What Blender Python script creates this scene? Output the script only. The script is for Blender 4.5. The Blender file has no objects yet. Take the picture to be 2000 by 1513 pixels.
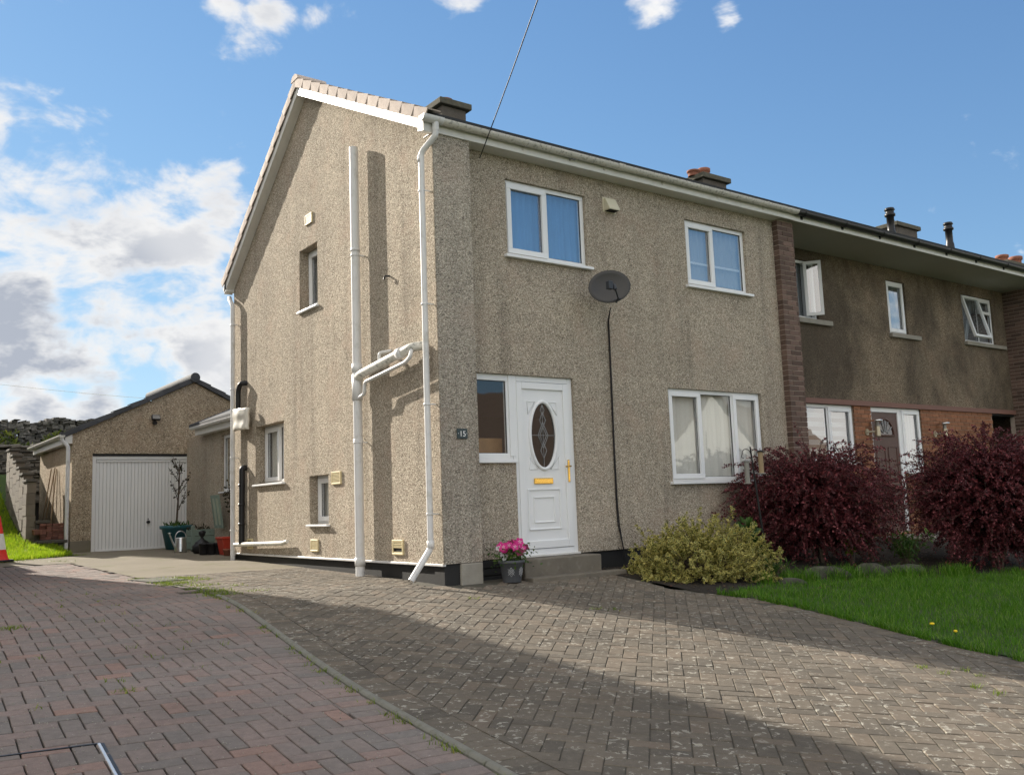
import bpy, math, random
import numpy as np
from mathutils import Matrix, Vector, Quaternion
random.seed(7); rng = np.random.default_rng(7)
scene = bpy.context.scene
COL = scene.collection
rad = math.radians
# ------------------------------------------------------------------ camera
CAM = np.array([-5.2123, -8.5158, 0.8493])
CR = np.array([[0.8051087, -0.5919714, -0.0370106], [-0.0450983, -0.1233154, 0.9913422], [0.5914102, 0.7964692, 0.1259792]])
FPX = 1795.42                                      # focal length in pixels of the 2000 px wide photograph
cd = bpy.data.cameras.new('camera'); cam = bpy.data.objects.new('camera', cd); COL.objects.link(cam)
cd.sensor_width = 36; cd.lens = FPX / 2000 * 36; cd.clip_start = .05; cd.clip_end = 3000
m = Matrix.Identity(4)
for i in range(3):
    m[i][0], m[i][1], m[i][2], m[i][3] = CR[0][i], CR[1][i], -CR[2][i], CAM[i]
cam.matrix_world = m
scene.camera = cam
def ray(u, v):
    return CR.T @ np.array([(u - 1000) / FPX, -(v - 756.5) / FPX, 1.])
def proj(P):
    d = (np.asarray(P) - CAM) @ CR.T
    return 1000 + FPX * d[..., 0] / d[..., 2], 756.5 - FPX * d[..., 1] / d[..., 2], d[..., 2]
# ------------------------------------------------------------------ sun and sky
SUN_B, SUN_E = rad(14.), rad(25.6)                 # light travels towards +x by SUN_B from -y
sun_to = Vector((-math.sin(SUN_B) * math.cos(SUN_E), math.cos(SUN_B) * math.cos(SUN_E), math.sin(SUN_E)))
sl = bpy.data.lights.new('sun', 'SUN'); sl.energy = 2.5; sl.angle = rad(.53); sl.color = (1., .92, .80)
so = bpy.data.objects.new('sun', sl); COL.objects.link(so)
so.rotation_euler = (-sun_to).to_track_quat('-Z', 'Y').to_euler()
so.location = (-20, 40, 30)
SKY_STRENGTH = .05
EXPOSURE = 1.88
scene.view_settings.view_transform = 'Standard'; scene.view_settings.look = 'None'
scene.view_settings.exposure = EXPOSURE; scene.view_settings.gamma = 1
scene.cycles.max_bounces = 4; scene.cycles.diffuse_bounces = 3; scene.cycles.glossy_bounces = 2; scene.cycles.transmission_bounces = 2; scene.cycles.transparent_max_bounces = 8

class T:                                            # tiny node-tree helper
    def __init__(s, tree): s.t = tree; s.n = tree.nodes; s.l = tree.links
    def node(s, kind, ins=None, **props):
        n = s.n.new('ShaderNode' + kind)
        for k, v in props.items(): setattr(n, k, v)
        for k, v in (ins or {}).items(): s.set(n.inputs[k], v)
        return n
    def set(s, sock, v):
        if hasattr(v, 'is_linked') or isinstance(v, bpy.types.NodeSocket): s.l.new(v, sock)
        else:
            if isinstance(v, (tuple, list)) and len(v) == 3 and sock.type == 'RGBA': v = (*v, 1)
            sock.default_value = v
    def math(s, op, a, b=0., c=None, clamp=False):
        n = s.node('Math', {0: a, 1: b}, operation=op, use_clamp=clamp)
        if c is not None: s.set(n.inputs[2], c)
        return n.outputs[0]
    def vmath(s, op, a, b=(0, 0, 0)):
        n = s.node('VectorMath', {0: a, 1: b}, operation=op)
        return n.outputs['Value'] if op in ('DOT_PRODUCT', 'LENGTH', 'DISTANCE') else n.outputs[0]
    def noise(s, vec, scale, detail=4, rough=.55, dist=0., out=0):
        return s.node('TexNoise', {'Vector': vec, 'Scale': scale, 'Detail': detail, 'Roughness': rough, 'Distortion': dist}).outputs[out]
    def voro(s, vec, scale, feat='F1', out='Distance', rnd=1.):
        return s.node('TexVoronoi', {'Vector': vec, 'Scale': scale, 'Randomness': rnd}, feature=feat).outputs[out]
    def ss(s, v, a, b, lo=0., hi=1.):
        return s.node('MapRange', {'Value': v, 'From Min': a, 'From Max': b, 'To Min': lo, 'To Max': hi}, interpolation_type='SMOOTHSTEP').outputs[0]
    def ramp(s, fac, stops):
        n = s.node('ValToRGB', {0: fac}); e = n.color_ramp.elements
        while len(e) < len(stops): e.new(.5)
        for el, (p, c) in zip(e, stops): el.position = p; el.color = (*c, 1)
        return n.outputs[0]
    def mix(s, f, a, b, kind='MIX'):
        n = s.node('Mix', {}, data_type='RGBA', blend_type=kind)
        s.set(n.inputs[0], f); s.set(n.inputs[6], a); s.set(n.inputs[7], b)
        return n.outputs[2]
    def hsv(s, col, h=.5, sat=1., v=1.):
        return s.node('HueSaturation', {'Hue': h, 'Saturation': sat, 'Value': v, 'Color': col}).outputs[0]
    def bump(s, h, strength=.4, dist=.01, nrm=None):
        n = s.node('Bump', {'Strength': strength, 'Distance': dist, 'Height': h})
        if nrm is not None: s.l.new(nrm, n.inputs['Normal'])
        return n.outputs[0]

world = bpy.data.worlds.new('World'); scene.world = world; world.use_nodes = True
w = T(world.node_tree); w.n.clear()
wo = w.node('OutputWorld'); bg = w.node('Background')
sky = w.node('TexSky', sky_type='NISHITA', sun_disc=False)
sky.sun_elevation = SUN_E; sky.sun_rotation = -SUN_B
sky.altitude = 100; sky.air_density = 1.0; sky.dust_density = .05; sky.ozone_density = 2.2
dirv = w.node('TexCoord').outputs['Generated']
sep = w.node('SeparateXYZ', {0: dirv})
pl = w.vmath('MULTIPLY', dirv, (1., 1., 1.75))
n1 = w.noise(pl, 6.2, 7, .58, .35)
n2 = w.noise(pl, 21.0, 4, .6, .3)
big = w.noise(w.vmath('ADD', pl, (3.1, 1.7, 0)), 1.5, 2, .5)
dens = w.math('ADD', w.math('MULTIPLY', n1, .72), w.math('MULTIPLY', n2, .28))
dens = w.math('ADD', dens, w.math('MULTIPLY', w.math('SUBTRACT', big, .5), .35))
# the banks of cloud the photograph shows, as broad soft regions of the sky dome (direction, angular size, weight)
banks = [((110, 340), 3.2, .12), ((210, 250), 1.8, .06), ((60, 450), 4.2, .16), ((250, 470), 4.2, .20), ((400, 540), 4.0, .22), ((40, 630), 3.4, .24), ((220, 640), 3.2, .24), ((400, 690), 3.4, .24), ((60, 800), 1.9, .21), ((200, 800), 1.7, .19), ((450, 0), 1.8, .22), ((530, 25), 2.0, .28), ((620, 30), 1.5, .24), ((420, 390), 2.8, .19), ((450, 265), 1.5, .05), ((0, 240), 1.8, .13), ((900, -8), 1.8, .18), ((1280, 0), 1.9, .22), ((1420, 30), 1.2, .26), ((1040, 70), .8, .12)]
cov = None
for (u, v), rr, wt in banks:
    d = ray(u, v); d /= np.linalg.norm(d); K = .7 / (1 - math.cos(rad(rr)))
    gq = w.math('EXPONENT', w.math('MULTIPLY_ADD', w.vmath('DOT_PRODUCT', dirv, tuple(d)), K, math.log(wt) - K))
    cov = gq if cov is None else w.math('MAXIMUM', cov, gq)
for (u, v), rr, wt in (((390, 140), 3.4, .16), ((260, 90), 2.6, .10), ((330, 250), 1.6, .08)):   # open blue gaps between the banks
    d = ray(u, v); d /= np.linalg.norm(d); K = .7 / (1 - math.cos(rad(rr)))
    cov = w.math('SUBTRACT', cov, w.math('EXPONENT', w.math('MULTIPLY_ADD', w.vmath('DOT_PRODUCT', dirv, tuple(d)), K, math.log(wt) - K)))
# outside the view denser bright cloud is added, to fill the shaded front with light
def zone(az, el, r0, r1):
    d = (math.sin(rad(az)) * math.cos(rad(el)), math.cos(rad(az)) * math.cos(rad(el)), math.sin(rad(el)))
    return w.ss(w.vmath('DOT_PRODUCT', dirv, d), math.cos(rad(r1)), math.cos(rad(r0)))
# takes that added cloud back out within view, open blue to the right of the house and over the road (as the panes show)
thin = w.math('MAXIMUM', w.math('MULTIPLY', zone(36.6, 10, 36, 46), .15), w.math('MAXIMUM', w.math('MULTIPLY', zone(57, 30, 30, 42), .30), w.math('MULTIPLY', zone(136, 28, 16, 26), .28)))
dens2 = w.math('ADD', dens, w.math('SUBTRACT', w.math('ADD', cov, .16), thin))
alpha = w.ss(dens2, .515, .66)
core = w.ss(w.math('ADD', dens2, w.math('MULTIPLY', w.math('SUBTRACT', w.noise(pl, 13., 4, .55), .5), .25)), .60, .76)
sunw = w.ss(w.vmath('DOT_PRODUCT', dirv, tuple(sun_to)), .1, .75)   # backlit clouds dimmer, grey inside; cloud away from the sun brightened as fill light
dg = ray(130, 655); dg /= np.linalg.norm(dg)
thick = w.math('ADD', .48, w.math('MULTIPLY', w.ss(w.vmath('DOT_PRODUCT', dirv, tuple(dg)), math.cos(rad(8)), math.cos(rad(3))), .7))   # the one heavy bank, low at the left
core = w.math('MULTIPLY', core, thick)
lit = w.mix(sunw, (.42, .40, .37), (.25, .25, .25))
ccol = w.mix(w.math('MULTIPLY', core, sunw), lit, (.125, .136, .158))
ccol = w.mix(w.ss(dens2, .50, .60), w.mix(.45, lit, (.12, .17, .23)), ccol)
up0 = w.math('MAXIMUM', sep.outputs[2], 0.)
skyc = w.vmath('SCALE', sky.outputs[0]); skyc.node.inputs['Scale'].default_value = SKY_STRENGTH
skyc = w.vmath('MULTIPLY', skyc, (.80, 1.08, 1.50))
skyc = w.vmath('DIVIDE', skyc, w.vmath('ADD', w.vmath('MULTIPLY', skyc, (2.2, 2.2, 2.2)), (1, 1, 1)))   # soft shoulder so the sky near the sun keeps its colour
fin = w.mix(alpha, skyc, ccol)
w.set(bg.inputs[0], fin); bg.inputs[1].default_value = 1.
w.l.new(bg.outputs[0], wo.inputs[0])
world.cycles.sampling_method = 'MANUAL'; world.cycles.sample_map_resolution = 512
scene.cycles.use_adaptive_sampling = True; scene.cycles.adaptive_threshold = .02

# ------------------------------------------------------------------ ground shape
def G(x, y):
    x = np.asarray(x, float); y = np.asarray(y, float)
    s = .5 * (y + np.sqrt(y * y + .09))
    yy = np.maximum(y - s, -9.5)
    return .05 + .085 * yy + .016 * np.minimum(s, 13) - .01 * np.clip(x, -8, 0) - .02 * np.clip(x, 0, 8) * np.clip(-y / 2, 0, 1) + .012 * np.clip(-x - 1., 0, 6) * np.clip(-y / 3, 0, 1)
def g(x, y): return float(G(x, y))
def gframe(x, y, ang):
    e = .05
    gx = (g(x + e, y) - g(x - e, y)) / (2 * e); gy = (g(x, y + e) - g(x, y - e)) / (2 * e)
    n = Vector((-gx, -gy, 1)).normalized()
    a = Vector((math.cos(ang), math.sin(ang), 0)); a.z = gx * a.x + gy * a.y; a.normalize()
    b = n.cross(a)
    mm = Matrix.Identity(4)
    for i in range(3): mm[i][0], mm[i][1], mm[i][2] = a[i], b[i], n[i]
    mm[0][3], mm[1][3], mm[2][3] = x, y, g(x, y)
    return mm

# ------------------------------------------------------------------ materials
MATS = {}
def newmat(name):
    mt = bpy.data.materials.new(name); mt.use_nodes = True
    t = T(mt.node_tree); b = t.n['Principled BSDF']; MATS[name] = mt
    pos = t.node('NewGeometry').outputs['Position']
    return mt, t, b, pos
def plain(name, col, rough=.6, var=.12, ns=6., bump=0., bs=60., metal=0., rnd=0., spec=.4, dirt=None, dirtw=.5, sat=1., isl=False, trans=0.):
    mt, t, b, pos = newmat(name)
    n = t.noise(pos, ns, 5, .6)
    v = t.math('ADD', 1 - var, t.math('MULTIPLY', n, 2 * var))
    c = col
    if rnd:
        src = t.node('NewGeometry').outputs['Random Per Island'] if isl else t.node('ObjectInfo').outputs['Random']
        v = t.math('MULTIPLY', v, t.math('ADD', 1 - rnd, t.math('MULTIPLY', src, 2 * rnd)))
    c = t.hsv(col if not isinstance(col, tuple) else (*col, 1), .5, sat, v)
    if dirt:
        dn = t.ss(t.noise(pos, ns * 2.3, 6, .65), .5, .72)
        c = t.mix(t.math('MULTIPLY', dn, dirtw), c, dirt)
    t.set(b.inputs['Base Color'], c)
    b.inputs['Roughness'].default_value = rough; b.inputs['Metallic'].default_value = metal
    b.inputs['Specular IOR Level'].default_value = spec
    if bump: t.l.new(t.bump(t.noise(pos, bs, 4, .6), bump, .006), b.inputs['Normal'])
    if trans:
        tr = t.node('BsdfTranslucent', {'Color': c}); mx = t.node('MixShader', {0: trans})
        t.l.new(b.outputs[0], mx.inputs[1]); t.l.new(tr.outputs[0], mx.inputs[2]); t.l.new(mx.outputs[0], t.n['Material Output'].inputs[0])
    return mt
def roughcast(name, a, b_, c_, scale=62., dark=.35, stain=0., staincol=(.03, .028, .025), depth=.02):
    mt, t, b, pos = newmat(name)
    vd = t.node('TexVoronoi', {'Vector': pos, 'Scale': scale}, feature='F1')
    cellr = t.node('SeparateColor', {0: vd.outputs['Color']}).outputs[0]
    col = t.ramp(cellr, [(0., tuple(x * dark for x in a)), (.16, a), (.6, b_), (.9, c_), (1., tuple(min(x * 1.3, .8) for x in c_))])
    gap = t.ss(vd.outputs['Distance'], .5, .85)
    col = t.mix(t.math('MULTIPLY', gap, .5), col, tuple(x * .45 for x in a))
    patch = t.noise(pos, .8, 6, .68); mid = t.noise(pos, 7., 4, .65)
    streak = t.noise(t.node('Mapping', {'Vector': pos, 'Scale': (3.2, 3.2, .22)}).outputs[0], 1., 5, .65)
    vv_ = t.math('MULTIPLY', t.math('ADD', .70, t.math('MULTIPLY', patch, .60)), t.math('ADD', .84, t.math('MULTIPLY', mid, .32)))
    vv_ = t.math('MULTIPLY', vv_, t.math('SUBTRACT', 1.06, t.math('MULTIPLY', t.ss(streak, .48, .78), .30)))
    col = t.hsv(col, .5, 1., vv_)
    pink = t.ss(t.noise(pos, 1.9, 4, .65), .48, .72)
    col = t.mix(t.math('MULTIPLY', pink, .3), col, tuple(x * k for x, k in zip(b_, (1.1, .93, .90))))
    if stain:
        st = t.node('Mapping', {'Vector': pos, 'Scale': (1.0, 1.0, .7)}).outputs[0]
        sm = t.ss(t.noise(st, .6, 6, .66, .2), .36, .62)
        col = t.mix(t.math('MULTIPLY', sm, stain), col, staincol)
    t.set(b.inputs['Base Color'], col); b.inputs['Roughness'].default_value = .95; b.inputs['Specular IOR Level'].default_value = .15
    h = t.math('ADD', t.math('MULTIPLY', t.ss(vd.outputs['Distance'], 0., .9), -1.), t.math('MULTIPLY', t.noise(pos, scale * .45, 3, .6), .9))
    t.l.new(t.bump(h, .75, depth), b.inputs['Normal'])
    return mt
def pavermat(name, stops, isl, lichen=.5, lsc=13., lcol=(.50, .49, .44), thr=.60, moss=0.):
    mt, t, b, pos = newmat(name)
    r = t.node('NewGeometry').outputs['Random Per Island'] if isl else t.node('ObjectInfo').outputs['Random']
    col = t.ramp(r, stops)
    fine = t.noise(pos, 240, 3, .7); mid = t.noise(pos, 22, 5, .65); lowf = t.noise(pos, .9, 4, .6)
    v = t.math('MULTIPLY', t.math('ADD', .55, t.math('MULTIPLY', fine, .9)), t.math('ADD', .68, t.math('MULTIPLY', mid, .64)))
    v = t.math('MULTIPLY', v, t.math('ADD', .58, t.math('MULTIPLY', lowf, .84)))
    col = t.hsv(col, .5, 1., v)
    spot = t.math('MULTIPLY', t.ss(t.noise(pos, lsc, 4, .62, .6), thr, thr + .035), t.ss(t.noise(pos, 1.3, 4, .6), .30, .56))
    col = t.mix(t.math('MULTIPLY', spot, lichen), col, lcol)
    if moss:
        mm = t.ss(t.noise(pos, 3.1, 6, .65), .52, .72)
        col = t.mix(t.math('MULTIPLY', mm, moss), col, (.11, .10, .035))
    t.set(b.inputs['Base Color'], col); b.inputs['Roughness'].default_value = .92; b.inputs['Specular IOR Level'].default_value = .2
    t.l.new(t.bump(t.math('ADD', fine, t.math('MULTIPLY', mid, .8)), .55, .004), b.inputs['Normal'])
    return mt
def glassmat(name, refl=.10, tint=(.75, .8, .8), ripple=0.):
    mt, t, b, pos = newmat(name)
    fc_ = t.node('LayerWeight', {'Blend': .5}).outputs['Facing']
    f = t.math('ADD', .05 + refl, t.math('MULTIPLY', t.math('POWER', fc_, 5.), 1.4), clamp=True)
    f = t.math('MULTIPLY', f, t.math('SUBTRACT', 1., t.node('NewGeometry').outputs['Backfacing']))
    gl = t.node('BsdfGlossy', {'Roughness': .015, 'Color': (.95, .97, 1., 1)})
    tr = t.node('BsdfTransparent', {'Color': (*tint, 1)}); mx = t.node('MixShader', {0: f})
    h = t.noise(pos, 2.2, 2, .5)
    if ripple: h = t.math('ADD', h, t.math('MULTIPLY', t.noise(t.node('Mapping', {'Vector': pos, 'Scale': (60, 60, 8)}).outputs[0], 1., 3, .6), ripple))
    t.l.new(t.bump(h, .25, .004), gl.inputs['Normal'])
    t.l.new(tr.outputs[0], mx.inputs[1]); t.l.new(gl.outputs[0], mx.inputs[2]); t.l.new(mx.outputs[0], t.n['Material Output'].inputs[0])
    return mt
def leafmat(name, c1, c2, rim=None, c3=None, rough=.5, trans=.3):
    mt, t, b, pos = newmat(name)
    r = t.node('NewGeometry').outputs['Random Per Island']
    stops = [(0., c1), (.75, c2)] + ([(.97, c3)] if c3 else [])
    col = t.ramp(r, stops)
    col = t.hsv(col, .5, 1., t.math('ADD', .7, t.math('MULTIPLY', t.noise(pos, 3.5, 3), .6)))
    if rim:
        at = t.node('Attribute', attribute_name='rim').outputs['Fac']
        col = t.mix(t.ss(t.math('ADD', at, t.math('MULTIPLY', t.math('SUBTRACT', r, .5), .4)), .42, .80), col, rim)
    t.set(b.inputs['Base Color'], col); b.inputs['Roughness'].default_value = rough; b.inputs['Specular IOR Level'].default_value = .35
    tr = t.node('BsdfTranslucent', {'Color': col}); mx = t.node('MixShader', {0: trans})
    t.l.new(b.outputs[0], mx.inputs[1]); t.l.new(tr.outputs[0], mx.inputs[2]); t.l.new(mx.outputs[0], t.n['Material Output'].inputs[0])
    return mt

roughcast('dash', (.335, .285, .222), (.465, .40, .318), (.60, .535, .438), scale=98, dark=.42, depth=.012)
roughcast('dash_grey', (.32, .285, .235), (.44, .39, .325), (.58, .53, .45), scale=92, dark=.42, depth=.012)
roughcast('dash_garage', (.33, .262, .185), (.43, .348, .25), (.53, .45, .34), dark=.5, depth=.012)
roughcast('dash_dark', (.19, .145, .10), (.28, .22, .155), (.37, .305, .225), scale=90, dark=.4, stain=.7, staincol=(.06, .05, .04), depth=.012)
GREY = [(0., (.112, .098, .08)), (.35, (.135, .117, .094)), (.7, (.155, .132, .104)), (1., (.172, .14, .108))]
RED = [(0., (.185, .166, .152)), (.2, (.205, .175, .158)), (.65, (.225, .182, .163)), (.93, (.24, .182, .16)), (1., (.275, .184, .152))]
pavermat('paver_grey', GREY, False, .7, 22., thr=.59, lcol=(.42, .40, .34)); pavermat('paver_grey_stuff', GREY, True, .7, 22., thr=.59, lcol=(.42, .40, .34))
pavermat('paver_red', RED, False, .5, 42., thr=.66, lcol=(.50, .47, .44)); pavermat('paver_red_stuff', RED, True, .5, 42., thr=.66, lcol=(.50, .47, .44))
plain('joint_grey', (.085, .078, .062), .95, .4, 12, .5, 90, dirt=(.07, .075, .03), dirtw=.6)
plain('joint', (.045, .042, .032), .95, .4, 12, .5, 90, dirt=(.06, .07, .02), dirtw=.6)
plain('concrete', (.205, .18, .137), .95, .3, 1.1, .6, 110, dirt=(.15, .145, .07), dirtw=.75, spec=.2)
plain('kerb', (.20, .195, .165), .95, .25, 9, .5, 120, dirt=(.08, .09, .04), dirtw=.5)
plain('step', (.17, .15, .12), .95, .3, 5, .7, 140, dirt=(.3, .28, .24), dirtw=.35)
plain('stoneblock', (.30, .28, .24), .95, .3, 7, .8, 60)
plain('upvc', (.80, .81, .82), .32, .02, 3, spec=.5)
plain('upvc_trim', (.70, .69, .66), .45, .07, 2.5, dirt=(.42, .40, .36), dirtw=.25)
plain('pvc_pipe', (.68, .68, .68), .42, .08, 2.6, dirt=(.40, .39, .34), dirtw=.6)
plain('pvc_dirty', (.62, .61, .56), .55, .08, 8, dirt=(.11, .105, .085), dirtw=.95)
plain('gutter_dirty', (.60, .58, .53), .6, .12, 11, dirt=(.13, .125, .095), dirtw=.8, bump=.4, bs=60)
plain('vent_cream', (.66, .56, .33), .5, .08, 6)
plain('vent_box', (.62, .58, .44), .5, .08, 6)
plain('black_plastic', (.012, .012, .014), .42, .2, 8)
plain('black_paint', (.018, .018, .018), .75, .4, 4, .3, 40)
plain('dark_void', (.01, .01, .01), .9)
plain('roof_dark', (.045, .047, .052), .85, .25, 4, .4, 50)
plain('verge_tile', (.50, .42, .37), .85, .12, 6, .3, 80, rnd=.12, dirt=(.30, .25, .2), dirtw=.3)
plain('garage_tile', (.075, .078, .085), .85, .2, 6, .3, 80, rnd=.18)
plain('ridge_grey', (.20, .18, .165), .9, .2, 8, .4, 60)
plain('chimney', (.115, .10, .085), .95, .35, 6, .8, 50)
plain('mossy_cap', (.10, .095, .075), .95, .5, 14, .9, 40, dirt=(.16, .13, .05), dirtw=.6)
plain('terracotta', (.27, .11, .07), .85, .2, 8, .2, 50, rnd=.1)
plain('terracotta_dark', (.19, .08, .05), .85, .3, 8)
plain('lead', (.25, .25, .25), .6, .1, 5)
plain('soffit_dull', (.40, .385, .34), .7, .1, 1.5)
plain('mortar', (.33, .26, .20), .95, .2, 20, .4, 120)
plain('mortar_dark', (.40, .33, .28), .95, .25, 20, .4, 120)
plain('brick_brown', (.135, .088, .07), .9, .18, 14, .4, 150, rnd=.38, dirt=(.06, .045, .04), dirtw=.5)
plain('brick_orange', (.28, .125, .066), .9, .15, 12, .4, 150, rnd=.2, dirt=(.22, .12, .08), dirtw=.4)
plain('brick_orange_stuff', (.28, .125, .066), .9, .15, 12, .4, 150, rnd=.2, isl=True, dirt=(.22, .12, .08), dirtw=.4)
plain('band_brown', (.20, .105, .082), .7, .1, 3)
plain('door_brown', (.085, .038, .028), .45, .2, 20, .15, 60)
plain('gold', (.83, .52, .13), .22, .05, 5, metal=1.)
plain('chrome', (.8, .8, .8), .15, .03, 5, metal=1.)
plain('lead_metal', (.9, .9, .9), .5, .1, 9, metal=1.)
plain('galvanised', (.62, .63, .63), .28, .12, 12, metal=1.)
plain('brass_lamp', (.45, .40, .30), .35, .1, 5, metal=.9)
plain('slate', (.045, .065, .068), .6, .1, 20)
plain('white_paint', (.8, .8, .8), .5)
plain('curtain_sky_reflection', (.10, .26, .50), .9, .12, 3)  # blue of the sky's reflection in the pane, put into the curtain colour
plain('curtain_white', (.40, .42, .44), .9, .06, 3)
plain('blind', (.74, .73, .68), .85, .05, 2, rnd=.08)
plain('blind_grey', (.38, .41, .41), .85, .06, 2, rnd=.1)
plain('room', (.12, .10, .08), .9)
plain('wood_warm', (.30, .17, .07), .6, .3, 9)
plain('stonewall', (.105, .10, .09), .95, .4, 10, .8, 40, rnd=.6, isl=True, dirt=(.32, .31, .28), dirtw=.55)
plain('blockwall', (.18, .152, .12), .95, .25, 6, .8, 70, rnd=.15)
plain('blockwall_moss', (.10, .09, .075), .95, .35, 8, .8, 70, rnd=.2)
plain('redtile', (.22, .10, .075), .9, .2, 10, .3, 80, rnd=.3)
plain('soil', (.022, .017, .012), .98, .5, 14, .9, 40)
plain('terrain', (.045, .075, .018), .98, .4, .6, .6, 8)
plain('rock', (.06, .06, .045), .95, .6, 6, 1., 18, dirt=(.14, .13, .10), dirtw=.7)
plain('cone_red', (.72, .035, .02), .5, .1, 8)
plain('cone_white', (.75, .75, .72), .5, .06, 8, dirt=(.5, .48, .44), dirtw=.3)
plain('pot_teal', (.03, .13, .16), .4, .1, 6)
plain('pot_red', (.42, .045, .025), .5, .12, 6)
plain('pot_grey', (.085, .09, .10), .6, .15, 20, .2, 80)
plain('pot_motif', (.36, .37, .38), .7)
plain('sage_wood', (.20, .26, .22), .8, .15, 8, .2, 60, rnd=.1)
plain('sage_panel', (.34, .38, .30), .8, .12, 6)
plain('cane', (.30, .22, .13), .8, .15, 10)
plain('bark', (.10, .075, .055), .9, .3, 20, .5, 60)
plain('dish', (.055, .052, .05), .5, .25, 60, .15, 300, dirt=(.03, .03, .03), dirtw=.5)
plain('lnb', (.03, .035, .045), .45)
plain('cable', (.012, .01, .011), .6)
plain('feeder_clear', (.22, .21, .19), .3, .3, 40)
plain('plastic_sheet', (.70, .67, .60), .35, .1, 7, .3, 18)
plain('garage_door', (.80, .80, .79), .45, .03, 2, spec=.45)
plain('white_render', (.70, .68, .63), .9, .06, 2, .2, 90)
plain('tile_brown', (.15, .11, .085), .9, .25, 3, .4, 50)
plain('green_jug', (.02, .14, .10), .4)
plain('petal_pink', (.72, .045, .30), .5, .15, 30, rnd=.18, isl=True, trans=.3)
plain('petal_white', (.80, .80, .80), .5, .05, 30, isl=True, trans=.3)
plain('petal_dark', (.20, .012, .06), .5, .15, 30, isl=True, trans=.2)
plain('dandelion', (.85, .60, .02), .6, .1, 40)
glassmat('glass', .04, (.97, .975, .975)); glassmat('glass_sky', .26, (.93, .95, .96)); glassmat('glass_ripple', .22, (.93, .95, .96), .5); glassmat('glass_dark', .02, (.7, .72, .72))
leafmat('leaf_euonymus', (.05, .085, .014), (.10, .14, .022), rim=(.62, .55, .19), c3=(.42, .30, .02))
leafmat('leaf_berberis', (.05, .016, .02), (.14, .032, .038), c3=(.36, .10, .11), trans=.25)
leafmat('leaf_green', (.03, .075, .014), (.07, .14, .025), c3=(.11, .17, .03))
leafmat('leaf_lime', (.07, .11, .01), (.14, .17, .02), c3=(.2, .22, .03))
leafmat('leaf_dark', (.02, .025, .01), (.05, .04, .018))
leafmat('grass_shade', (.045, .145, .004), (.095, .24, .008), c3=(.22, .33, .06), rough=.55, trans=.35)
leafmat('grass_sun', (.20, .33, .012), (.32, .45, .02), c3=(.42, .48, .05), rough=.55, trans=.5)  # lit copy of the grass: backlit sunshine put into brighter blade colours
leafmat('leaf_litter', (.06, .04, .02), (.14, .09, .045), c3=(.12, .05, .04), trans=.1)
leafmat('weed', (.10, .17, .015), (.18, .25, .02), c3=(.3, .3, .06))

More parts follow.
